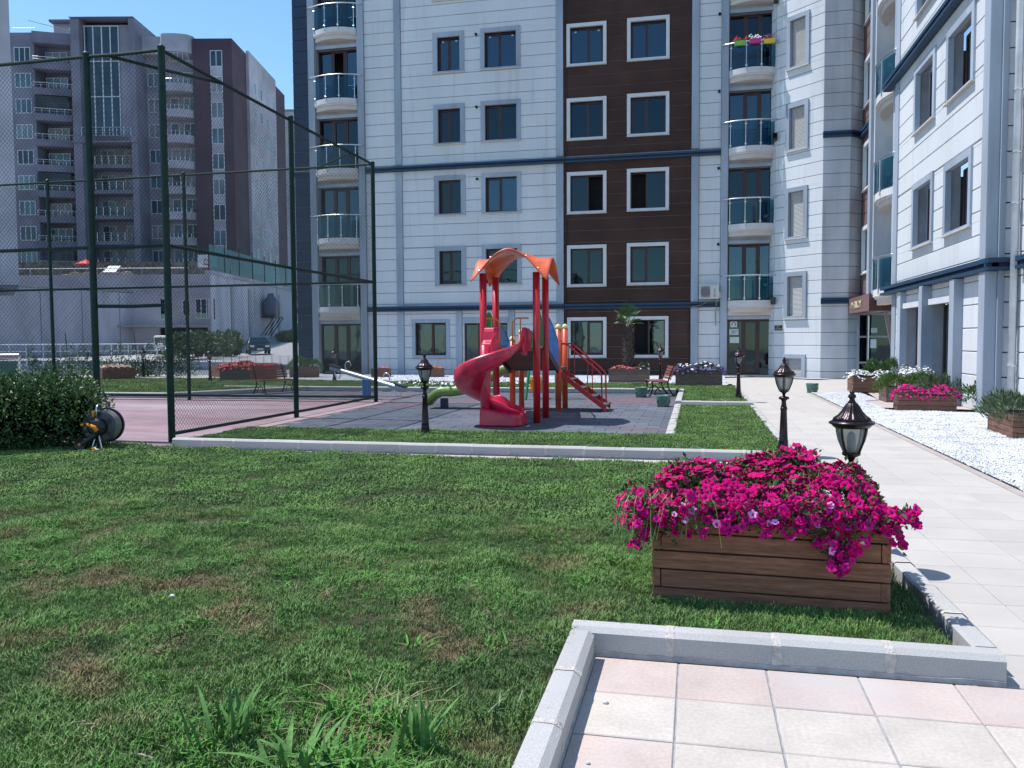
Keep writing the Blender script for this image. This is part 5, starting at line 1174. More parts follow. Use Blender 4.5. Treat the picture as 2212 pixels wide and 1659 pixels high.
f_ = box_mound(5.35, 20.0, .5, .7, .36, .30, 0, .15); petunias('grey-green feathery bush by the first grey fin', f_, 4, .02, [LEAFG, LEAFG], 0, 2200, .12, name='lavender_bush', loc=(5.4, 20.0, .3), lm=LEAFG, asp=.12, cat='bush', jit=.35)
f_ = box_mound(5.45, 18.2, .25, .5, .28, .30, 0, .05); petunias('thin climbing green plant at the corner pilaster', f_, 3, .02, [LEAFM, LEAFM], 0, 260, .07, name='climbing_plant', loc=(5.45, 18.2, .1), lm=LEAFM, cat='plant')
f_ = box_mound(-6.9, 24.3, 4.4, .6, .17, .12, 0, .1); petunias('low bed of white flowers along the far playground kerb', f_, 260, .04, [WHF, WHF], 0, 900, .06, loc=(-6.9, 24.3, .1))
# ================================================================== pots, palm, benches
def pot(loc, lab, s_=1, sub=None):
    t = empty('flower_pot', (0, 0, 0), lab, 'pot', 'green glazed flower pots')
    q = M(); q.lathe([(.105, 0), (.125, .012), (.128, .06), (.135, .13), (.150, .20), (.152, .235), (.145, .24), (.135, .235), (.132, .2), (.001, .19)], n=28, flute=7, famp=.012); q.build('body', POTG, t, smooth=True)
    q = M()
    for k in range(5): a_ = k*1.2566; q.tube([(.14*math.cos(a_+u*.28), .14*math.sin(a_+u*.28), .12+.035*math.sin(u*3)) for u in (-1, -.5, 0, .5, 1)], .008, 5)
    q.build('relief', POTG, t)
    M().prism([(.125*math.cos(k*PI/8), .125*math.sin(k*PI/8)) for k in range(16)], .19, .205).build('soil', SOIL, t)
    t.location = loc; t.scale = (s_, s_, s_); return t
pot((-1.38, 21.75, 0), 'green pot just left of the right-hand bench', 1.1); pot((-.70, 18.78, 0), 'green pot on the playground corner in front of the bench', 1.08); pot((3.16, 24.15, 0), 'green pot standing on the pavement at the end of the white pebbles', 1.1)
PL = empty('palm_tree', (-2.2, 27.8, .5), 'short fan palm with a shaggy trunk in front of the brown wall', 'palm')
q = M(); q.tube([(-2.12, 27.8, .45), (-2.15, 27.8, .8), (-2.2, 27.8, 1.3), (-2.18, 27.8, 1.8), (-2.16, 27.8, 2.05)], [.21, .17, .14, .13, .09], 14); q.build('trunk', PALMT, PL, smooth=True)
q = M()
for i in range(150):
    z = .52+1.45*i/150; a = i*2.4; r = .20-.075*(z-.5)/1.4; d = Vector((math.cos(a), math.sin(a), 0)); s_ = Vector((-d.y, d.x, 0)); c_ = Vector((-2.13-.05*math.sin((z-.5)*2), 27.8, z)); w = random.uniform(.03, .06); l = random.uniform(.06, .14)
    q.add([c_+d*r-s_*w, c_+d*r+s_*w, c_+d*(r+.05)+s_*w*.5+Vector((0, 0, l*.6)), c_+d*(r+.09)+Vector((0, 0, l)), c_+d*(r+.05)-s_*w*.5+Vector((0, 0, l*.6))], [(0, 1, 2, 3, 4)])
q.build('leaf_bases', PALMT, PL, kind='stuff')
top = Vector((-2.18, 27.8, 2.02))
for i, (az, el, L_) in enumerate(((PI*.98, .75, .55), (.15, .8, .50), (PI*1.5, 1.25, .62), (1.2, 1.1, .5), (PI, .05, .40), (0, .0, .42), (PI*1.3, .35, .45), (-.6, .3, .42), (2.2, .6, .5), (.9, .3, .45), (4.4, .9, .5))):
    d = Vector((math.cos(az)*math.cos(el), math.sin(az)*math.cos(el), math.sin(el))); q = M(); hub = top+d*L_*.55+Vector((0, 0, .02)); q.tube([top, top+d*L_*.3, hub], .012, 5)
    s_ = d.cross(Vector((0, 0, 1))).normalized(); n_ = s_.cross(d); 
    for k in range(19):
        a = -1.25+2.5*k/18; v = d*math.cos(a)+s_*math.sin(a); l = L_*.72*random.uniform(.88, 1.08)*(1-.12*abs(a)); w = v.cross(n_)*.020
        m1 = hub+v*l*.55+n_*.03; e_ = hub+v*l-Vector((0, 0, .05*(1-abs(d.z))))+n_*.02
        q.add([hub, m1+w, e_, m1-w, m1+n_*.012], [(0, 1, 4), (1, 2, 4), (2, 3, 4), (3, 0, 4)])
    q.build('frond', PALML, PL)
def make_bench(loc, rz, lab):
    t = empty('garden_bench', (0, 0, 0), lab, 'bench', 'garden benches with iron legs')
    for i in range(6): y = .04+.075*i; inst('seat_slat', bsl, t, (0, y-.02, .40-.01*math.sin(i*.6)))
    for i in range(5): z = .47+.072*i; inst('back_slat', bsl, t, (0, .45+.045*(i+1)*.6, z), (rad(78), 0, 0))
    for x in (-.48, .48):
        q = M()
        q.tube([(x, -.06, 0), (x, -.02, .06), (x, .03, .25), (x, .0, .385)], .020, 7); q.tube([(x, .60, 0), (x, .53, .07), (x, .42, .25), (x, .43, .40), (x, .50, .62), (x, .60, .84)], .020, 7)
        q.tube([(x, -.02, .385), (x, .43, .375)], .018, 7); q.tube([(x, .06, .05), (x, .12, .18), (x, .22, .24), (x, .32, .18), (x, .40, .05)], .014, 6); q.tube([(x, -.10, .0), (x, -.02, .02)], .022, 6); q.tube([(x, .62, 0), (x, .54, .02)], .022, 6)
        q.build('iron_leg', IRON, t)
    t.location = loc; t.rotation_euler = (0, 0, rz); return t
bsl = M().box(-.6, .6, -.030, .030, -.011, .011).mesh('slat', BENCHW)
B0 = make_bench((-1.22, 22.55, 0), rad(-78), 'wooden bench seen from its side behind the green pots, facing left')
copy_tree(B0, (-11.75, 21.9, 0), rad(62), 'wooden bench with its back to the ball court seen through the fence')
# ================================================================== hose reel
HR = empty('hose_reel', (-7.75, 9.75, LZ), 'black and grey garden hose reel with orange crank beside the hedge', 'hose reel')
ax = Vector((.24, -.97, 0)).normalized()                       # drum axis, pointing to the crank side
cR_ = ax.to_track_quat('Z', 'Y').to_matrix(); hc = Vector((-7.78, 9.62, LZ+.30))
def lat(prof, m, name, n=36, par=HR, **kw):
    q = M(); q.lathe(prof, hc, n, axis=cR_, **kw); o = q.build(name, m, par, smooth=False)
    md = o.modifiers.new('e', 'EDGE_SPLIT'); [setattr(p_, 'use_smooth', True) for p_ in o.data.polygons]; return o
GREYP = mat('dark_grey_plastic', (.05, .055, .07), .42, var=.2)
lat([(.02, .10), (.20, .10), (.225, .085), (.225, .07), (.02, .07)], GREYP, 'front_disc'); lat([(.02, -.14), (.23, -.14), (.235, -.17), (.225, -.185), (.02, -.185)], BLACK, 'back_disc')
lat([(.02, .19), (.085, .185), (.115, .16), (.125, .10), (.02, .10)], BLACK, 'hub')
sd = Vector((0, 0, 1)).cross(ax).normalized()
for k in range(6):
    a = k*PI/3+.45; c_ = hc+ax*.101+(sd*math.cos(a)+Vector((0, 0, 1))*math.sin(a))*.168; q = M(); q.lathe([(.034, 0), (.034, .003), (.001, .003)], c_, 14, axis=cR_); q.build('hole_shade', BLACK, HR)  # flat black discs paint the dark of the reel's openings
q = M()
for layer in range(2):
    for i in range(9):
        r = .185+.016*layer-.004*(i % 3); q.tube([hc+ax*(-.125+.022*i+.009*math.sin(k*.26*3))+(sd*math.cos(k*PI/16)+Vector((0, 0, 1))*math.sin(k*PI/16))*(r+.004*math.sin(k+i)) for k in range(33)], .011, 6, caps=False)
q.build('hose_coil', HOSE, HR, smooth=True)
U = Vector((0, 0, 1))
q = M(); q.tube([hc+ax*.14+U*.14, hc+ax*.13+U*.26, hc+ax*.09+U*.29, hc-ax*.10+U*.29, hc-ax*.16+U*.26, hc-ax*.17+U*.14], .011, 8); q.build('carry_handle', STEEL, HR, smooth=True)
q = M(); cr0 = hc+ax*.20; q.tube([cr0+sd*.03-U*.05, cr0, cr0-sd*.10+U*.045], [.03, .028, .02], 10); q.build('crank_arm', ORG, HR, smooth=True)
e_ = cr0-sd*.10+U*.045
q = M(); q.tube([e_, e_+ax*.05-sd*.03], .014, 8); q.build('crank_grip', BLACK, HR); q = M(); q.tube([e_+ax*.05-sd*.03, e_+ax*.065-sd*.04], .018, 10); q.build('crank_knob', ORG, HR)
q = M(); p_ = hc+ax*.12-sd*.05+U*.14; q.tube([p_, p_+U*.06], .018, 8); q.build('orange_fitting', ORG, HR)
q = M(); q.tube([hc+ax*.12-U*.08, hc+ax*.22-sd*.17-U*.22], [.05, .035], 12); q.build('outlet_arm', BLACK, HR)
wc = hc+ax*.20-sd*.19-U*.22; q = M(); q.lathe([(.02, -.03), (.075, -.03), (.08, -.02), (.08, .02), (.072, .03), (.02, .02)], wc, 20, axis=cR_); q.build('wheel', BLACK, HR); q = M(); q.lathe([(.022, .02), (.018, .036), (.001, .037)], wc, 12, axis=cR_); q.build('hub_cap', ORG, HR)
for k, (a, b, c_) in enumerate(((.12, -.04, .0), (.13, .05, .06), (-.16, .02, .0), (-.17, -.12, -.0))):
    q = M(); q.tube([hc+ax*a+sd*b*.4-U*.10, hc+ax*(a+(.05 if a > 0 else -.02))+sd*b*1.6-U*.30], .010, 7); q.build('stand_leg', STEEL, HR)
HZ = empty('hose_end', (-7.6, 9.2, LZ), 'loose pale end of hose with orange connector lying on the grass', 'hose')
q = M(); q.tube([Gp(318, 986, LZ+.03)+Vector((0, 0, 0)), Gp(330, 996, LZ+.03), Gp(345, 1001, LZ+.02)], .010, 7) if False else None
b0 = hc+ax*.14-U*.24; q = M(); q.tube([b0, b0+Vector((.06, -.12, -.02)), b0+Vector((.16, -.22, -.025)), b0+Vector((.22, -.24, -.03))], .011, 7); q.tube([b0+Vector((-.10, .0, -.02)), b0+Vector((-.02, -.07, -.02)), b0+Vector((.06, -.15, -.03))], .009, 7)
q.build('hose', mat('pale_hose', (.5, .45, .38), .5), HZ, smooth=True); q = M(); q.tube([b0+Vector((.05, -.14, -.02)), b0+Vector((.10, -.19, -.03))], .018, 8); q.build('connector', ORG, HZ)
# ================================================================== hedge and shrubs
def bush(name, label, lobes, n, size, m, stems=(), dark=None, cat='bush', grp=None, asp=.5, jit=.75, parts=1, m2=None):
    c0 = lobes[0][0]; t = empty(name, (c0[0], c0[1], max(0, c0[2]-lobes[0][1][2])), label, cat, grp); tot = sum(a[1][0]*a[1][2] for a in lobes)
    q = M(); q2 = M()
    for c_, r_ in lobes:
        k = int(n*r_[0]*r_[2]/tot); p, v = lobe_pts(k, c_, r_, shell=.55)
        hi = [(a, b) for a, b in zip(p, v) if (m2 and random.random() < .35 and b.z > -.1)]; lo = [(a, b) for a, b in zip(p, v)]
        leaves(q, [a for a, b in lo], [b for a, b in lo], size, jit=jit, asp=asp)
        if hi: leaves(q2, [Vector(a)+Vector(b)*.04 for a, b in hi], [b+Vector((0, 0, .6)) for a, b in hi], size*1.1, jit=.5, asp=asp)
    q.build('foliage', m, t, kind='stuff')
    if q2.v: q2.build('young_leaves', m2, t, kind='stuff')
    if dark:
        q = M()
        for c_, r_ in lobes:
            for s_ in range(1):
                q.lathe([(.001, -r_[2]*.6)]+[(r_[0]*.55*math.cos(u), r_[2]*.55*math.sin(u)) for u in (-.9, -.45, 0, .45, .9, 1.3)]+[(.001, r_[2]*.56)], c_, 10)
        q.build('shade_core', dark, t)  # near-black solid core paints the shade inside the leaves
    for s_ in stems: q = M(); q.tube(s_[0], s_[1], 6); q.build('stem', BARK, t)
    return t
hl = []
random.seed(21)
for i in range(9):
    t = i/8; x = -9.75+1.5*t; y = 8.5+1.2*t; hl.append(((x+random.uniform(-.1, .1), y, .48+random.uniform(0, .06)), (.42, .42, .50+random.uniform(0, .06)))); hl.append(((x-.45, y+.35, .52+random.uniform(0, .1)), (.42, .4, .50+random.uniform(0, .07))))
hl += [((-8.30, 9.95, .46), (.33, .3, .40)), ((-8.12, 9.62, .40), (.22, .26, .32)), ((-10.1, 8.2, .5), (.45, .4, .55))]
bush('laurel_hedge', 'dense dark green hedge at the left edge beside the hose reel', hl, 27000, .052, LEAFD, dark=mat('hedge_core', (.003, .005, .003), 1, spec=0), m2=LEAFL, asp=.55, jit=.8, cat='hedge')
random.seed(5)
# small shrubs along the far railing
for i, (px, D, h, w) in enumerate(((70, 36, 1.1, .4), (115, 36, 1.2, .5), (150, 36, 1.3, .45), (178, 36, 1.1, .5), (200, 33, .9, .6), (230, 35, 1.2, .55), (262, 35, 1.3, .4), (292, 35, 1.15, .55), (318, 34, 1.2, .5), (345, 34, 1.5, .6))):
    x = (px-1106)/1789*D; X, Y = cw(x, D); base = .2
    bush('young_shrub', 'young upright shrub by the white railing, ' + ('first', 'second', 'third', 'fourth', 'fifth', 'sixth', 'seventh', 'eighth', 'ninth', 'tenth')[i] + ' from the left', [((X, Y, base+h*.62), (w*.5, w*.5, h*.42)), ((X+.12, Y, base+h*.3), (w*.45, w*.4, h*.28))], 200, .10, LEAFM, stems=[([(X, Y, 0), (X+.03, Y, base+h*.5)], .02)], grp='shrubs along the white railing', cat='shrub')
for px, D, h, w, l_ in ((395, 34.5, .75, .95, 'low dark shrub behind the mixed flower box, left of the thin lamp'), (312, 34, .65, 1.0, 'low dark shrub around the half hidden lamp post'), (250, 34, .6, 1.6, 'low dark hedge behind the mixed flower box'), (130, 33, .7, 2.2, 'low dark hedge right of the green glass guard'), (365, 34.5, 1.1, .7, 'pointed dark conifer by the corner of the fence')):
    x = (px-1106)/1789*D; X, Y = cw(x, D)
    bush('low_shrub', l_, [((X+d_, Y, .1+h*.5), (w*.4, w*.35, h*.5)) for d_ in (-w*.4, 0, w*.4)], 900, .09, LEAFD, cat='shrub')
for px, py, D, w, h, l_ in ((452, 770, 62, 4.2, 2.1, 'grey-green olive-like bush left of the dark car'), (488, 772, 66, 2.6, 2.3, 'grey-green bush beside the dark car'), (405, 768, 60, 2.6, 1.8, 'bush behind the end of the white railing'), (550, 745, 92, 3, 1.2, 'scrub on the bank beside the street')):
    x, z = Cp(px, py, D); X, Y = cw(x, D)
    if D > 90: X, Y = cw((630-1106)/1789*88, 88); z = 1.6
    bush('street_bush', l_, [((X+random.uniform(-.3, .3)*w, Y, z+h*random.uniform(.35, .55)), (w*.32, w*.3, h*.42)) for _ in range(5)], 2200, .26, LEAFG, stems=[([(X, Y, z-1.5), (X, Y, z+h*.4)], .12)], cat='bush')
# strap-leaved plants and clumps at the bottom of the picture
def strap(loc, n, L_, w, label, m=LEAFM, spread=.04, lean=.55, curl=.3, name='strap_leaf_plant', yellow=0):
    t = empty(name, loc, label, 'plant', 'strap-leaved plants at the front edge of the lawn')
    for i in range(n):
        a = random.uniform(0, 6.28); d = Vector((math.cos(a), math.sin(a), 0)); s_ = Vector((-d.y, d.x, 0)); l = L_*random.uniform(.55, 1.1); k_ = lean*random.uniform(.1, 1.2); q = M(); vs = []; N = 6
        b_ = Vector(loc)+Vector((random.gauss(0, spread), random.gauss(0, spread), -.01))
        for j in range(N+1):
            u = j/N; p = b_+d*l*k_*(u+curl*u*u)+Vector((0, 0, l*(u-.35*k_*u*u*(1+curl)))); ww = w*(.45+.75*math.sin(PI*min(1, u*.9+.12)))*(1 if u < .8 else (1-u)/.2*.85+.12)
            vs += [p-s_*ww/2+Vector((0, 0, ww*.15)), p, p+s_*ww/2+Vector((0, 0, ww*.15))]
        q.add(vs, [(3*j+k, 3*j+3+k, 3*j+4+k, 3*j+1+k) for j in range(N) for k in (0, 1)]); q.build('leaf', YLEAF if i < yellow else m, t, smooth=True)
    return t
YLEAF = mat('yellow_dying_leaf', (.50, .24, .04), .6, var=.3, scale=20)
STL = mat('strap_leaf', (.095, .21, .055), .6, spec=.15, var=.3, scale=12, fine=60)
strap((-1.60, 2.55, LZ), 24, .25, .014, 'upright strap-leaved plant left of the dry grass, at the bottom edge', STL)
strap((-1.25, 2.42, LZ), 30, .21, .016, 'low spreading strap-leaved plant at the bottom edge under the dry grass', STL, lean=1.1)
strap((-.92, 2.62, LZ), 18, .25, .014, 'strap-leaved plant with tall upright blades right of the dry grass', STL, lean=.5)
strap((-1.02, 2.36, LZ), 16, .18, .018, 'short broad strap-leaved plant cut by the bottom edge', STL, lean=.8)
strap((-1.18, 2.86, LZ), 110, .13, .0035, 'clump of straw-coloured dry grass between the strap-leaved plants', STRAW, spread=.10, lean=1.3, name='dry_grass_clump')
strap((-1.05, 2.80, LZ), 40, .15, .005, 'green wiry grass growing through the dry clump', LEAFL, spread=.12, lean=.8, name='wiry_grass_clump')
strap((-.72, 2.92, LZ), 42, .11, .007, 'dense dark green thrift-like clump near the tiled bay kerb', LEAFM, spread=.055, lean=.9, name='grass_clump')
ORD = ['first', 'second', 'third', 'fourth', 'fifth', 'sixth', 'seventh', 'eighth', 'ninth', 'tenth', 'eleventh', 'twelfth', 'thirteenth', 'fourteenth', 'fifteenth', 'sixteenth', 'seventeenth']; WN = []
for i, (px, py) in enumerate(sorted(((400, 1560), (150, 1380), (620, 1275), (740, 1290), (845, 1450), (1010, 1440), (800, 1225), (560, 1545), (1060, 1400), (170, 1480), (330, 1590), (640, 1500), (905, 1400), (480, 1350), (1150, 1570), (1540, 1360), (1700, 1395)))):
    p = Gp(px, py, LZ)
    if -.6 < p.x and p.y < 3.98: continue
    WN.append(1)
    strap(tuple(p), 16, .085, .009, f'leafy green weed tussock in the near lawn, {ORD[len(WN)-1]} from the left', WEED, spread=.035, lean=1.2, name='weed_tussock')
for p, s_, l_ in ((Gp(1308, 1520, 0), .012, 'white pebble lying on the second pink tile'), (Gp(1270, 1650, 0), .008, 'tiny white pebble at the bottom edge of the tiled bay'), (Gp(372, 1291, LZ+.02), .016, 'white pebble lying in the lawn')):
    q = M(); q.lathe([(.2*s_, -.5*s_), (.9*s_, -.2*s_), (s_, .1*s_), (.6*s_, .6*s_), (.1*s_, .8*s_)], (p.x, p.y, p.z+.45*s_), 9, flute=2, famp=.15); o = q.build('pebble', PEB, None, smooth=True); prop(o, l_, 'pebble')
q = M(); a = Gp(275, 1630, LZ+.02); q.tube([a, a+Vector((.05, .005, .004)), a+Vector((.10, .0, -.002))], .003, 5); o = q.build('twig', mat('pale_twig', (.5, .42, .33), .8)); prop(o, 'pale dry twig lying in the lawn at the lower left', 'twig')
# ================================================================== glass guard at the left edge
GG = empty('glass_guard', (-15.8, 16.6, 0), 'steel-railed green glass guard cut by the left edge behind the hedge', 'guard rail')
x, z = Cp(42, 768, 14.0); X, Y = cw(x, 14.0); X2, Y2 = cw(x-2.5, 14.0); q = M(); q.tube([(X2, Y2, z), (X, Y, z)], .035, 12); q.tube([(X, Y, z), (X, Y, z-1.2)], .022, 10); q.build('steel_frame', STEEL, GG)
q = M(); q.add([(X2, Y2, z-1.0), (X-.06, Y, z-1.0), (X-.06, Y, z-.10), (X2, Y2, z-.10)], [(0, 1, 2, 3)]); q.build('glass_pane', mat('green_guard_glass', (.01, .12, .10), .08), GG)
# ================================================================== white railing at the yard
RL = empty('white_railing', (-22, 33, 0), 'long low white metal railing in front of the pale hall', 'railing')
D = 38; z1 = 1.44; z0 = .25; xs = [-24.6+.78*i for i in range(12)]
for i, xx in enumerate(xs): X, Y = cw(xx, D-.12*i*0); q = M(); q.tube([(X, Y, z0-.3), (X, Y, z1)], .022, 6); q.build('post', WFRM, RL)
for zz, rr in ((z1, .026), (1.12, .010), (.8, .010), (.5, .010)): q = M(); q.tube([(*cw(xs[0]-3, D), zz), (*cw(-16.0, D), zz)], rr, 6); q.build('rail', WFRM, RL)
for i in range(6): X, Y = cw(-18.3+.30*i, D-.1); q = M(); q.tube([(X, Y, .3), (X, Y, z1-.05)], .012, 6); q.build('bar', WFRM, RL)
q = M()
for xx in (-16.0, -16.25): X, Y = cw(xx, D); q.tube([(X, Y, 0), (X, Y, z1+.02)], .035, 8)
q.build('end_post', WFRM, RL)
q = M(); q.prism([cw(-29, 37.7), cw(-16.4, 37.7), cw(-16.4, 38.3), cw(-29, 38.3)], 0, .27); o = q.build('yard_kerb', CONC, None, kind='structure')
for i, xx in enumerate((-26.5, -20.9, -17.6, -14.7)):
    X, Y = cw(xx*1.18, 46); q = M(); q.tube([(X, Y, 0), (X-.2*i*.5, Y, 2.1)], .02, 5); o = q.build('thin_stake', BLACK); prop(o, 'thin dark stake leaning before the pale hall, ' + ('leftmost of four', 'second from the left', 'third from the left', 'nearest the red column')[i], 'stake', 'thin stakes before the pale hall')
# ================================================================== pale building at the left edge
LB = empty('apartment_building', (*cw(-31, 50), 0), 'pale tall building side cut by the left picture edge', 'building')
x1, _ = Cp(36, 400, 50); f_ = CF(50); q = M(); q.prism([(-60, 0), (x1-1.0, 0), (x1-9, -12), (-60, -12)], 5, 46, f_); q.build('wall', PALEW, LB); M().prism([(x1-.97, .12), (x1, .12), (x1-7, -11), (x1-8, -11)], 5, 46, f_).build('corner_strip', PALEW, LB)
# ================================================================== hall, terrace, retaining buildings
HB = empty('pale_hall', (*cw(-37, 66), 0), 'long low pale hall with a dark red steel column at its right end', 'building')
xa, za = Cp(0, 602, 60); xb, zb = Cp(331, 633, 78); pa = Vector((*cw(xa-12, 48.5), 0)); pb = Vector((*cw(xb, 78), 0)); d = (pb-pa); ang = math.atan2(d.y, d.x); fh = Face(pa.x, pa.y, ang); Lh = d.length
q = M(); q.box(0, Lh, -12, 0, 0, 6.05, fh); q.build('wall', GROOVE, HB)
for i in range(9):
    M().box(Lh*i/9+.04, Lh*(i+1)/9-.04, 0, .06, .5, 6.0, fh).build('wall_panel', BOXW, HB)
M().box(-.1, Lh+.1, -12, .14, 6.051, 6.16, fh).build('roof_edge', ALU, HB); M().box(0, Lh, .0, .10, 0, .5, fh).build('plinth', GROOVE, HB)
M().box(Lh+.02, Lh+.62, -.6, .12, .1, 5.6, fh).build('steel_column', REDCOL, HB)
# terrace block with street-side wall
TB = empty('terrace_building', (*cw(-27.5, 76), 0), 'two storey pale terrace building on the sloping street', 'building')
fT = CF(76); xL, _ = Cp(330, 600, 76); xC, _ = Cp(454, 600, 76); z_t = Cp(454, 592, 76)[1]
twins = [Cp(a, b, 76)+Cp(c, d_, 76) for a, b, c, d_ in ((344, 645, 368, 690), (393, 648, 411, 688), (421, 645, 458, 689))]
ops = [(a, c, d_, b) for a, b, c, d_ in twins]
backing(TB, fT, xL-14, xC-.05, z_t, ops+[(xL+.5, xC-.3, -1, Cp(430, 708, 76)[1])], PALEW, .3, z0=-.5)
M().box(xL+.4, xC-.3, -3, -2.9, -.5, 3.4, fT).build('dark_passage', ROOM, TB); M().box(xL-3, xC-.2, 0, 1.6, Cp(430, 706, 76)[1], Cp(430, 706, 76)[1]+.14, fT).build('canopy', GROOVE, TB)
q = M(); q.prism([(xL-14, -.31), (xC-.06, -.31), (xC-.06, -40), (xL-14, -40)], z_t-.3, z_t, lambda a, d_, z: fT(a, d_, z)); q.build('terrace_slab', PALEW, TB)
for i, (a, b, c, d_) in enumerate(twins):
    q = M(); rect_frame(q, fT, a, c, d_, b, .06, -.14, -.06); n = (1, 1, 2)[i]
    for k in range(n): xx = a+(c-a)*(k+1)/(n+1); q.box(xx-.03, xx+.03, -.14, -.07, d_+.06, b-.06, fT)
    w = q.build('window', WFRM, TB); M().box(a+.06, c-.06, -.12, -.11, d_+.06, b-.06, fT).build('pane', FARGL, w); M().box(a, c, -.8, -.7, d_, b, fT).build('interior', ROOM, w)
px_, pz_ = Cp(630, 632, 104); c0 = Vector((*cw(xC, 76), 0)); c1 = Vector((*cw(px_+.6, 104), 0)); dd = c1-c0; fS = Face(c0.x, c0.y, math.atan2(dd.y, dd.x)); LS = dd.length
M().box(0, LS, -.3, 0, -.5, z_t, fS).build('side_wall', BOXW, TB); M().box(0, LS+.5, -.5, .15, z_t+.001, z_t+.35, fS).build('parapet', PALEW, TB)
for u in (.18, .36, .62, .72): M().box(LS*u, LS*u+.7, .0, .10, 1, z_t-.8, fS).build('downpipe_box', GROOVE, TB)
q = M(); q.box(LS*.50, LS*.62, .02, 1.5, 4.1, 4.25, fS)
for u in (.50, .54, .58, .62): q.tube([fS(LS*u, 1.4, 4.1), fS(LS*u, .05, 2.2)], .06, 5)
q.build('water_tank_bracket', IRON, TB)
tk = empty('water_tank', fS(LS*.53, .8, 4.25), 'dark blue water tank on an iron bracket high on the street wall', 'tank'); q = M(); q.lathe([(.6, 0), (.95, .3), (.95, 1.5), (.5, 2.1), (.35, 2.2), (.35, 2.5), (.1, 2.55)], fS(LS*.53, .9, 4.25), 16); q.build('body', mat('tank_blue', (.08, .10, .15), .5), tk, smooth=True)
tk = empty('water_tank', fS(LS*.60, .8, 4.25), 'cream boxy tank beside the dark blue one on the street wall', 'tank'); M().box(LS*.58, LS*.64, .1, 1.4, 4.27, 5.9, fS).build('body', PALEW, tk, bevel=.1)
# stone terrace wall and glass guard behind the hall
TW2 = empty('garden_terrace', (*cw(-42, 84), 0), 'rubble stone terrace wall below the tall apartment block', 'wall')
f9 = CF(88); xl, _ = Cp(0, 560, 88); xr, _ = Cp(455, 600, 88); zt = Cp(200, 566, 88)[1]; M().box(xl-20, xr, -20, 0, 0, zt, f9).build('stone_wall', STONE, TW2)
f8 = CF(82); zl = Cp(200, 600, 82)[1]; zu = Cp(200, 580, 82)[1]; q = M()
for i in range(26): xx = xl+2.2*i; q.tube([f8(xx, 0, zl-4), f8(xx, 0, zu)], .04, 5)
q.tube([f8(xl-4, 0, zu), f8(xr, 0, zu)], .04, 5); q.build('guard_rail', ALU, TW2)
q = M()
for i in range(14):
    a, b = Cp(random.uniform(110, 300), random.uniform(585, 612), 85); q.lathe([(.1, 0), (.8, .3), (.9, .8), (.5, 1.2), (.1, 1.3)], f9(a, 2.5, b-1), 7, flute=3, famp=.2)
q.build('boulders', STONE, TW2, kind='stuff')
gz = empty('glass_fence', (*cw(-25, 78), 7.6), 'green glass wind screen on the terrace roof above the street', 'fence')
q = M()
for u in [i/7 for i in range(8)]:
    p = c0.lerp(c1, u)+Vector((-.3, .3, 0)); q.tube([(p.x, p.y, z_t), (p.x, p.y, z_t+3.2)], .05, 5)
q.build('posts', FGREEN, gz); q = M(); p, r = c0+Vector((-.3, .3, 0)), c1+Vector((-.3, .3, 0)); q.add([(p.x, p.y, z_t+.3), (r.x, r.y, z_t+.3), (r.x, r.y, z_t+2.8), (p.x, p.y, z_t+2.8)], [(0, 1, 2, 3)]); q.build('screen', glassmat('green_screen', (.15, .35, .33), .06, .7), gz)
bb = empty('basketball_hoop', (*cw(-29, 80), 7), 'white basketball backboard on the terrace seen through the fence', 'basketball hoop'); a, b = Cp(448, 565, 80); f80 = CF(80)
M().box(a-.9, a+.9, 0, .08, b-.55, b+.65, f80).build('backboard', WFRM, bb); q = M(); rect_frame(q, f80, a-.3, a+.3, b-.25, b+.2, .05, .085, .10); q.build('target_square', REDCOL, bb); q = M(); q.tube([f80(a+.25*math.cos(t_), .35+.25*math.sin(t_), b-.3) for t_ in [2*PI*i/14 for i in range(15)]], .025, 5, caps=False); q.tube([f80(a, -.1, 5), f80(a, -.1, b+.2)], .07, 6); q.build('hoop_and_pole', REDCOL, bb)
um = empty('parasol', (*cw(-45, 86), 8), 'red parasol open above the stone terrace', 'parasol'); a, b = Cp(186, 570, 84); f84 = CF(84)
q = M(); c_ = f84(a, 0, b); q.lathe([(1.0, -.10), (1.01, -.04), (.55, .20), (.05, .42), (.01, .44)], c_, 8); q.build('canopy', REDF, um); q = M(); q.tube([f84(a, 0, b-2.6), f84(a, 0, b+.7)], .04, 6); q.build('pole', ALU, um)
pn = empty('tilted_panel', (*cw(-42, 83), 8), 'bright white tilted panel shining on the terrace beside the parasol', 'panel'); a, b = Cp(242, 581, 82)
q = M(); f82 = CF(82); g = lambda x_, d_, z_: f82(x_, d_-(z_-b)*1.3, z_); q.box(a-.62, a+.62, 0, .06, b-.34, b+.34, lambda x_, d_, z_: g(x_+(z_-b)*.25, d_, z_)); q.build('panel', mat('bright_panel', (.85, .85, .82), .15), pn)
q = M(); q.tube([f82(a, -.1, b-2), f82(a, -.1, b)], .05, 6); q.build('stand', ALU, pn)
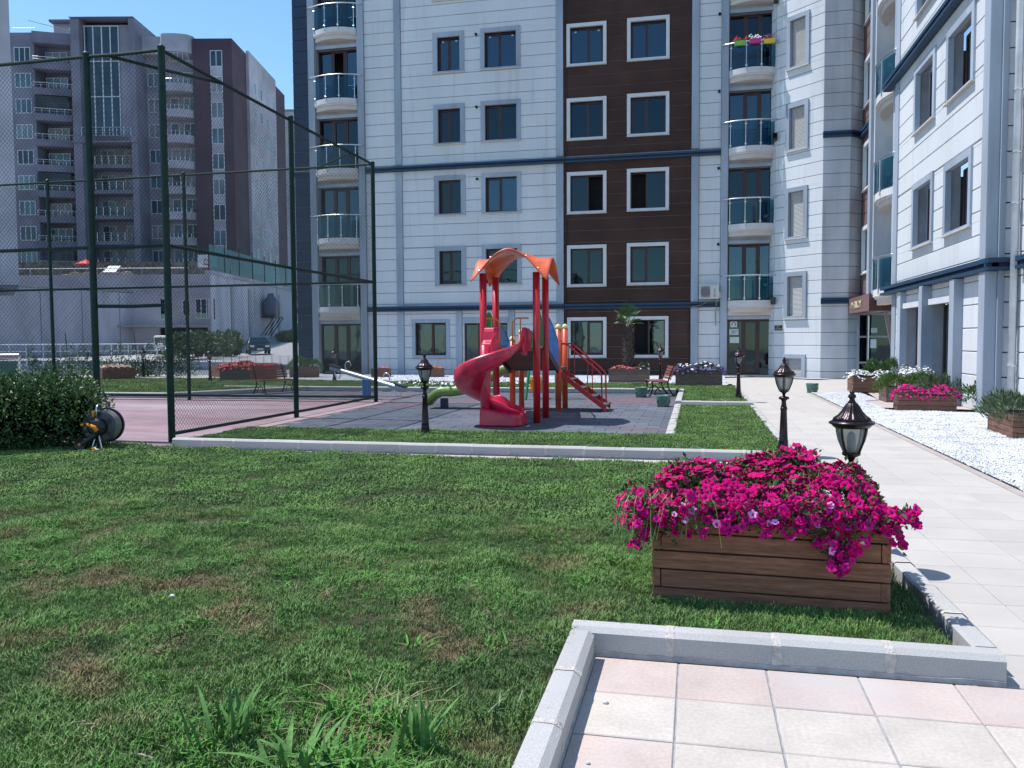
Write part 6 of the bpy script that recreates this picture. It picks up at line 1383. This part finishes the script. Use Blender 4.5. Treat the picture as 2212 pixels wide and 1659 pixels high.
# ================================================================== tall apartment block far left
TA = empty('apartment_tower', (*cw(-45, 105), 0), 'tall taupe apartment tower with recessed balconies and maroon corner, far left', 'building')
DT = 100; fA = CF(DT)
def X(px, y=300, D_=DT): return Cp(px, y, D_)[0]
def Zp(py, px=250, D_=DT): return Cp(px, py, D_)[1]
ZB = 6
def blk(x0, x1, d0, d1, z1, m, nm='wall', z0=ZB): return M().box(x0, x1, -d1, -d0, z0, z1, fA).build(nm, m, TA)
zl, zc, zr, zbw = Zp(70, 80), Zp(36, 220), Zp(79, 380), Zp(85, 460)
xL0, xL1, xc0, xc1, xr1, xb1 = X(20), X(157), X(157, 300, 97.8), X(303, 300, 97.8), X(423), X(507)
zc = Zp(37, 220, 97.7)
levels = [Zp(117.5, 100)-3.0*k for k in range(11)]            # window centres
def bgwin(f, a0, a1, z0, z1, nm=2, parent=TA, m=WFRM, dep=.18):
    q = M(); rect_frame(q, f, a0, a1, z0, z1, .07, .0, .05)
    for i in range(1, nm): x_ = a0+(a1-a0)*i/nm; q.box(x_-.04, x_+.04, .0, .045, z0+.07, z1-.07, f)
    w = q.build('window', m, parent); M().box(a0+.07, a1-.07, .005, .02, z0+.07, z1-.07, f).build('pane', random.choice(PANES), w)
PANES = [mat('pane_dark', (.03, .06, .09), .08, var=.4, scale=.5), mat('pane_mid', (.08, .15, .20), .12, var=.4, scale=.5), mat('pane_pale', (.16, .22, .26), .2, var=.3, scale=.5), mat('pane_curtained', (.24, .25, .27), .4, var=.3, scale=1)]
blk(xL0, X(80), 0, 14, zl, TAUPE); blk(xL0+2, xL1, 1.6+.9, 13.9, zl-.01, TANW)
for z in levels[:10]: bgwin(fA, X(37), X(72), z-.85, z+.85, 3)
# slanted balcony stack
xs0, xs1 = X(82), X(153); fS2 = Face(*cw(xs0, DT-.6), A+rad(16)); Lb = (xs1-xs0)/math.cos(rad(16))
for k, z in enumerate(levels[:10]):
    M().box(0, Lb, -1.9, 0, z-1.75, z-.95, fS2).build('balcony_slab', TAUPE, TA); q = M(); q.tube([fS2(0, .0, z-.35), fS2(Lb, .0, z-.35)], .04, 5); q.tube([fS2(0, 0, z-.62), fS2(Lb, 0, z-.62)], .02, 4)
    for i in range(6): q.tube([fS2(Lb*i/5, 0, z-.95), fS2(Lb*i/5, 0, z-.35)], .025, 4)
    q.build('balcony_railing', STEEL, TA); bgwin(Face(*cw(xs0, DT+1.55), A), .4, 3.0, z-.95, z+.75, 3)
    if k % 3 == 2: q = M(); q.add([fS2(.05, -.02, z-.95), fS2(Lb*.9, -.02, z-.95), fS2(Lb*.9, -.02, z+1.1), fS2(.05, -.02, z+1.1)], [(0, 1, 2, 3)]); q.build('balcony_glazing', FARGL, TA)
M().box(0, Lb, -1.9, .02, levels[0]+1.25, zl, fS2).build('parapet', TAUPE, TA)
# penthouse at the left
blk(X(85), X(160), 4, 12, Zp(52, 120, 104), PALEW, 'penthouse', z0=zl-.5); q = M(); q.box(X(82), X(160), -11, -3.2, Zp(52, 120, 104)+.001, Zp(50, 120, 104)+.15, fA); q.build('penthouse_roof', TAUPE, TA)
for a in (124, 138): M().box(X(a), X(a+10), -4, -3.5, Zp(64, 130, 103), Zp(56, 130, 103), fA).build('air_conditioner', WFRM, TA)
q = M(); q.tube([fA(X(33), -.2, zl+.6), fA(X(82), -.2, zl+.6)], .03, 5); q.tube([fA(X(75), .5, zl+1.2), fA(X(153), -1.5, zl+.6)], .04, 5); q.build('terrace_rail', ALU, TA)
# centre: portal box on pillars with recessed balconies
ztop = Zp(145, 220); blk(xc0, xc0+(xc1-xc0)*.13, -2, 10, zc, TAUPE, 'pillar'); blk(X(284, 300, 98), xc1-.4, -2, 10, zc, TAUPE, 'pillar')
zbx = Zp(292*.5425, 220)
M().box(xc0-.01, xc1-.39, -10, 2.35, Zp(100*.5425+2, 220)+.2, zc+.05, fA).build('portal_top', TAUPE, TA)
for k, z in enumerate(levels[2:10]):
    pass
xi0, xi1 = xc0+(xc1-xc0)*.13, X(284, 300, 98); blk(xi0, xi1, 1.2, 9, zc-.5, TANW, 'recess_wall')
zf0 = [Zp(v*.5425, 220) for v in (555, 715, 900, 1075, 1250, 1430, 1610)]; zf0 = [zf0[0]-(3.0*i if i else 0)-(0.0) for i in range(9)]
for k, zf in enumerate(zf0):
    M().box(xi0, xi1, -1.2, .9 if k else 2.2, zf-.55 if k else zf-.7, zf-.1, fA).build('balcony_slab', TAUPE, TA); q = M()
    dd_ = .85 if k else 2.1
    for hh in (.15, .4, .65, 1.0): q.tube([fA(xi0, dd_, zf-.1+hh), fA(xi1, dd_, zf-.1+hh)], .035 if hh == 1.0 else .018, 4)
    for i in range(8): xx = xi0+(xi1-xi0)*i/7; q.tube([fA(xx, dd_, zf-.1), fA(xx, dd_, zf+.9)], .03, 4)
    q.build('balcony_railing', STEEL, TA)
    if k:
        g_ = Face(*cw(0, DT+1.2), A); bgwin(g_, xi0+.5, xi0+2.2, zf, zf+1.95, 2); bgwin(g_, xi1-2.3, xi1-.4, zf, zf+1.95, 2)
g_ = Face(*cw(0, DT-1.0), A); a0, a1 = X(181), X(272); zt0, zt1 = Zp(210, 220), Zp(118*.5425+0, 220)
M().box(xi0, xi1, -4, -.02, zf0[0]-.1, zc-.4, g_).build('portal_infill', TANW, TA)
q = M(); zA, zBt = Zp(63, 220), zf0[0]+.1; rect_frame(q, g_, a0, a1, zBt, zA, .1, 0, .1)
for i in range(1, 5): x_ = a0+(a1-a0)*i/5; q.box(x_-.06, x_+.06, 0, .09, zBt, zA, g_)
for t_ in (.36, .68): q.box(a0, a1, 0, .085, zBt+(zA-zBt)*t_-.05, zBt+(zA-zBt)*t_+.05, g_)
w = q.build('window', WFRM, TA); M().box(a0, a1, .01, .03, zBt, zA, g_).build('pane', PANES[0], w)
M().box(xc0+.05, xc1-.45, .03, 2.2, zf0[0]-.85, zf0[0]-.12, fA).build('portal_base', TAUPE, TA)
# right of the centre: window column and round balconies
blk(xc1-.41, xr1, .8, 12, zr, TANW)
g_ = Face(*cw(0, DT+.78), A)
for z in levels[1:11]:
    z = z+.15; bgwin(g_, X(317), X(343), z-.8, z+.8, 2)
xq0, xq1 = X(352), xr1-.05
for k, z in enumerate(levels[:10]):
    zf = z-1.05; n = 8; ar = [(xq0+(xq1-xq0)*i/n, 1.0+.9*math.sin(PI*(i/n)**.7 if i < n else PI*1)**.5 if 0 < i < n else .8) for i in range(n+1)]
    poly = [(a_, b_) for a_, b_ in ar]+[(xq1, -.8), (xq0, -.8)]
    if k: M().prism(poly, zf-.55, zf+.38, lambda a_, b_, z_: fA(a_, b_-.8, z_)).build('balcony', PALEW, TA)
    q = M(); q.tube([fA(a_, b_-.8, zf+.85) for a_, b_ in ar], .035, 4)
    for a_, b_ in ar: q.tube([fA(a_, b_-.8, zf+.3), fA(a_, b_-.8, zf+.85)], .025, 4)
    q.build('balcony_railing', STEEL, TA); bgwin(g_, xq0+.7, xq0+1.7, zf+.4, zf+2.1, 1); bgwin(g_, xq0+2.3, xq1-.1, zf+.4, zf+2.1, 2)
M().prism([(a_, b_) for a_, b_ in ar]+[(xq1, -.8), (xq0-2.2, -.8), (xq0-2.2, .9)], Zp(190*.5425+3, 400)-.6, zr+.02, lambda a_, b_, z_: fA(a_, b_-.8, z_)).build('roof_parapet', PALEW, TA)
# maroon corner with window strip
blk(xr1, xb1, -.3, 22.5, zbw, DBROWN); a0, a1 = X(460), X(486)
for k, z in enumerate(levels[1:11]):
    z2 = z+2.1+.0; M().box(a0, a1, .3, .36, z2-1.85-.0, z2-.75, fA).build('spandrel', PALEW, TA); bgwin(Face(*cw(0, DT-.3), A), a0, a1, z2-.74, z2+.74+.4, 2)
# receding flank
xF = xb1; fF = Face(*cw(xF, DT-.3), A+PI/2)
M().box(5.2, 17, .0, .35, ZB, Zp(113, 540, 105.5), fF).build('flank_wall', PALEW, TA)
for k, z in enumerate(levels[1:10]):
    for u in (7, 9.6, 12.4, 15.3): bgwin(Face(*fF(0, .35, 0)[:2], A+PI/2), u, u+.9, z+.2-.0, z+1.7, 1)
# building glimpsed between the tower and the navy edge
FBk = empty('apartment_building', (*cw(-42, 150), 0), 'distant pale building glimpsed behind the fence post', 'building'); f150 = CF(150); xa = Cp(606, 300, 150)[0]
M().box(xa, xa+9, -10, 0, 4, Cp(620, 241, 150)[1], f150).build('wall', PALEW, FBk); M().box(xa-.1, xa+9.1, -10.1, .1, Cp(620, 241, 150)[1]+.001, Cp(620, 239, 150)[1]+.2, f150).build('roof_edge', TAUPE, FBk)
# ================================================================== vehicles
def car(loc, rz, m, lab, name='parked_car', scale=1):
    t = empty(name, (0, 0, 0), lab, 'car')
    half = [(-2.15, .45, .70, .78), (-2.1, .72, .80, .84), (-1.2, .86, .86, .88)]
    W_ = .88; side = [(-2.2, .30), (-2.22, .62), (-2.1, .78), (-1.05, .93), (-.45, 1.40), (.25, 1.46), (1.15, 1.36), (1.75, 1.0), (2.15, .95), (2.2, .55), (2.1, .30)]
    q = M(); n = len(side); vs = []
    for wz, ins in ((-1, 0), (1, 0)):
        for x, z in side: tp = max(0, (z-.9)/.55); vs.append((x, wz*(W_-.20*tp), z))
    q.add(vs, [tuple(range(n)), tuple(range(2*n-1, n-1, -1))]+[(i, n+i, n+(i+1) % n, (i+1) % n) for i in range(n)]); q.build('body', m, t, bevel=.05)
    gm = mat('car_glass', (.01, .03, .05), .05)
    q = M(); q.add([(-.985, -.70, .965), (-.985, .70, .965), (-.50, .60, 1.385), (-.50, -.60, 1.385)], [(0, 1, 2, 3)]); q.v = [(x-.03, y, z+.015) for x, y, z in q.v]; q.build('windscreen', gm, t)
    for sy in (-1, 1):
        q = M(); q.add([(-.75, sy*.872, .97), (-.38, sy*.735, 1.36), (.95, sy*.735, 1.34), (1.45, sy*.86, 1.0)], [(0, 1, 2, 3)]); q.build('side_window', gm, t)
        M().box(-2.235, -2.16, sy*.62-.17, sy*.62+.17, .60, .74).build('headlight', mat('headlight', (.7, .75, .8), .1), t, bevel=.01)
        for x in (-1.4, 1.35):
            q = M(); q.lathe([(.15, -.1), (.31, -.1), (.33, -.07), (.33, .07), (.31, .1), (.15, .1)], (x, sy*.80, .33), 20, axis=Matrix.Rotation(PI/2, 3, 'X')); w = q.build('wheel', TYRE, t)
            q = M(); q.lathe([(.02, -.105), (.21, -.105), (.21, .105), (.02, .105)], (x, sy*.80, .33), 12, axis=Matrix.Rotation(PI/2, 3, 'X')); q.build('rim', ALU, w)
        M().box(-.80, -.65, sy*.90-.08, sy*.90+.08, .95, 1.08).build('mirror', m, t, bevel=.02)
    M().box(-2.25, -2.20, -.38, .38, .52, .68).build('grille', BLACK, t); M().box(-2.27, -2.235, -.26, .26, .38, .49).build('number_plate', PAPER, t)
    t.location = loc; t.rotation_euler = (0, 0, rz); return t
x, z = Cp(541, 761, 70); X_, Y_ = cw(x, 72); car((X_, Y_, .46), A+PI/2+rad(22), CARP, 'dark blue car coming down the sunlit street, seen through the fence')
x, z = Cp(352, 745, 62); X_, Y_ = cw(x, 66); v = car((X_, Y_, .3), A+PI/2, mat('pale_blue_car', (.10, .16, .22), .3), 'pale car mostly hidden behind the corner fence post')
vn = empty('parked_van', (*cw(Cp(354, 745, 70)[0], 72), .4), 'white van behind the corner fence post, under the terrace building', 'van'); q = M(); cx_ = Cp(355, 720, 72)[0]; f72 = CF(72)
q.box(cx_-1.0, cx_+.7, -5, 0, .8, 2.1, f72); q.build('body', WFRM, vn, bevel=.15); M().box(cx_-.85, cx_+.55, .0, .03, 1.45, 1.9, f72).build('windscreen', mat('car_glass', (.01, .03, .05)), vn)
for sx in (-.75, .75): q = M(); q.lathe([(.2, -.1), (.36, -.1), (.36, .1), (.2, .1)], f72(cx_+sx, -.8, .82), 16, axis=Matrix.Rotation(PI/2, 3, 'Y')); q.build('wheel', TYRE, vn)
# low wire fence in front of the street
WF = empty('wire_fence', (*cw(-22, 46), 0), 'low wire mesh fence in front of the street and the dark car', 'fence'); f46 = CF(44); q = M(); xa, xb = Cp(430, 780, 44)[0], Cp(640, 780, 44)[0]
zt_ = Cp(540, 768, 44)[1]
for i in range(13): xx = xa+(xb-xa)*i/12; q.tube([f46(xx, 0, -.1), f46(xx, 0, zt_)], .015, 5)
for i in range(7): z = zt_*(i+.5)/7; q.tube([f46(xa, 0, z), f46(xb, 0, z)], .006, 4)
for i in range(90): xx = xa+(xb-xa)*i/89; q.tube([f46(xx, 0, 0), f46(xx, 0, zt_)], .004, 3)
q.build('wire_mesh', ALU, WF, kind='stuff')
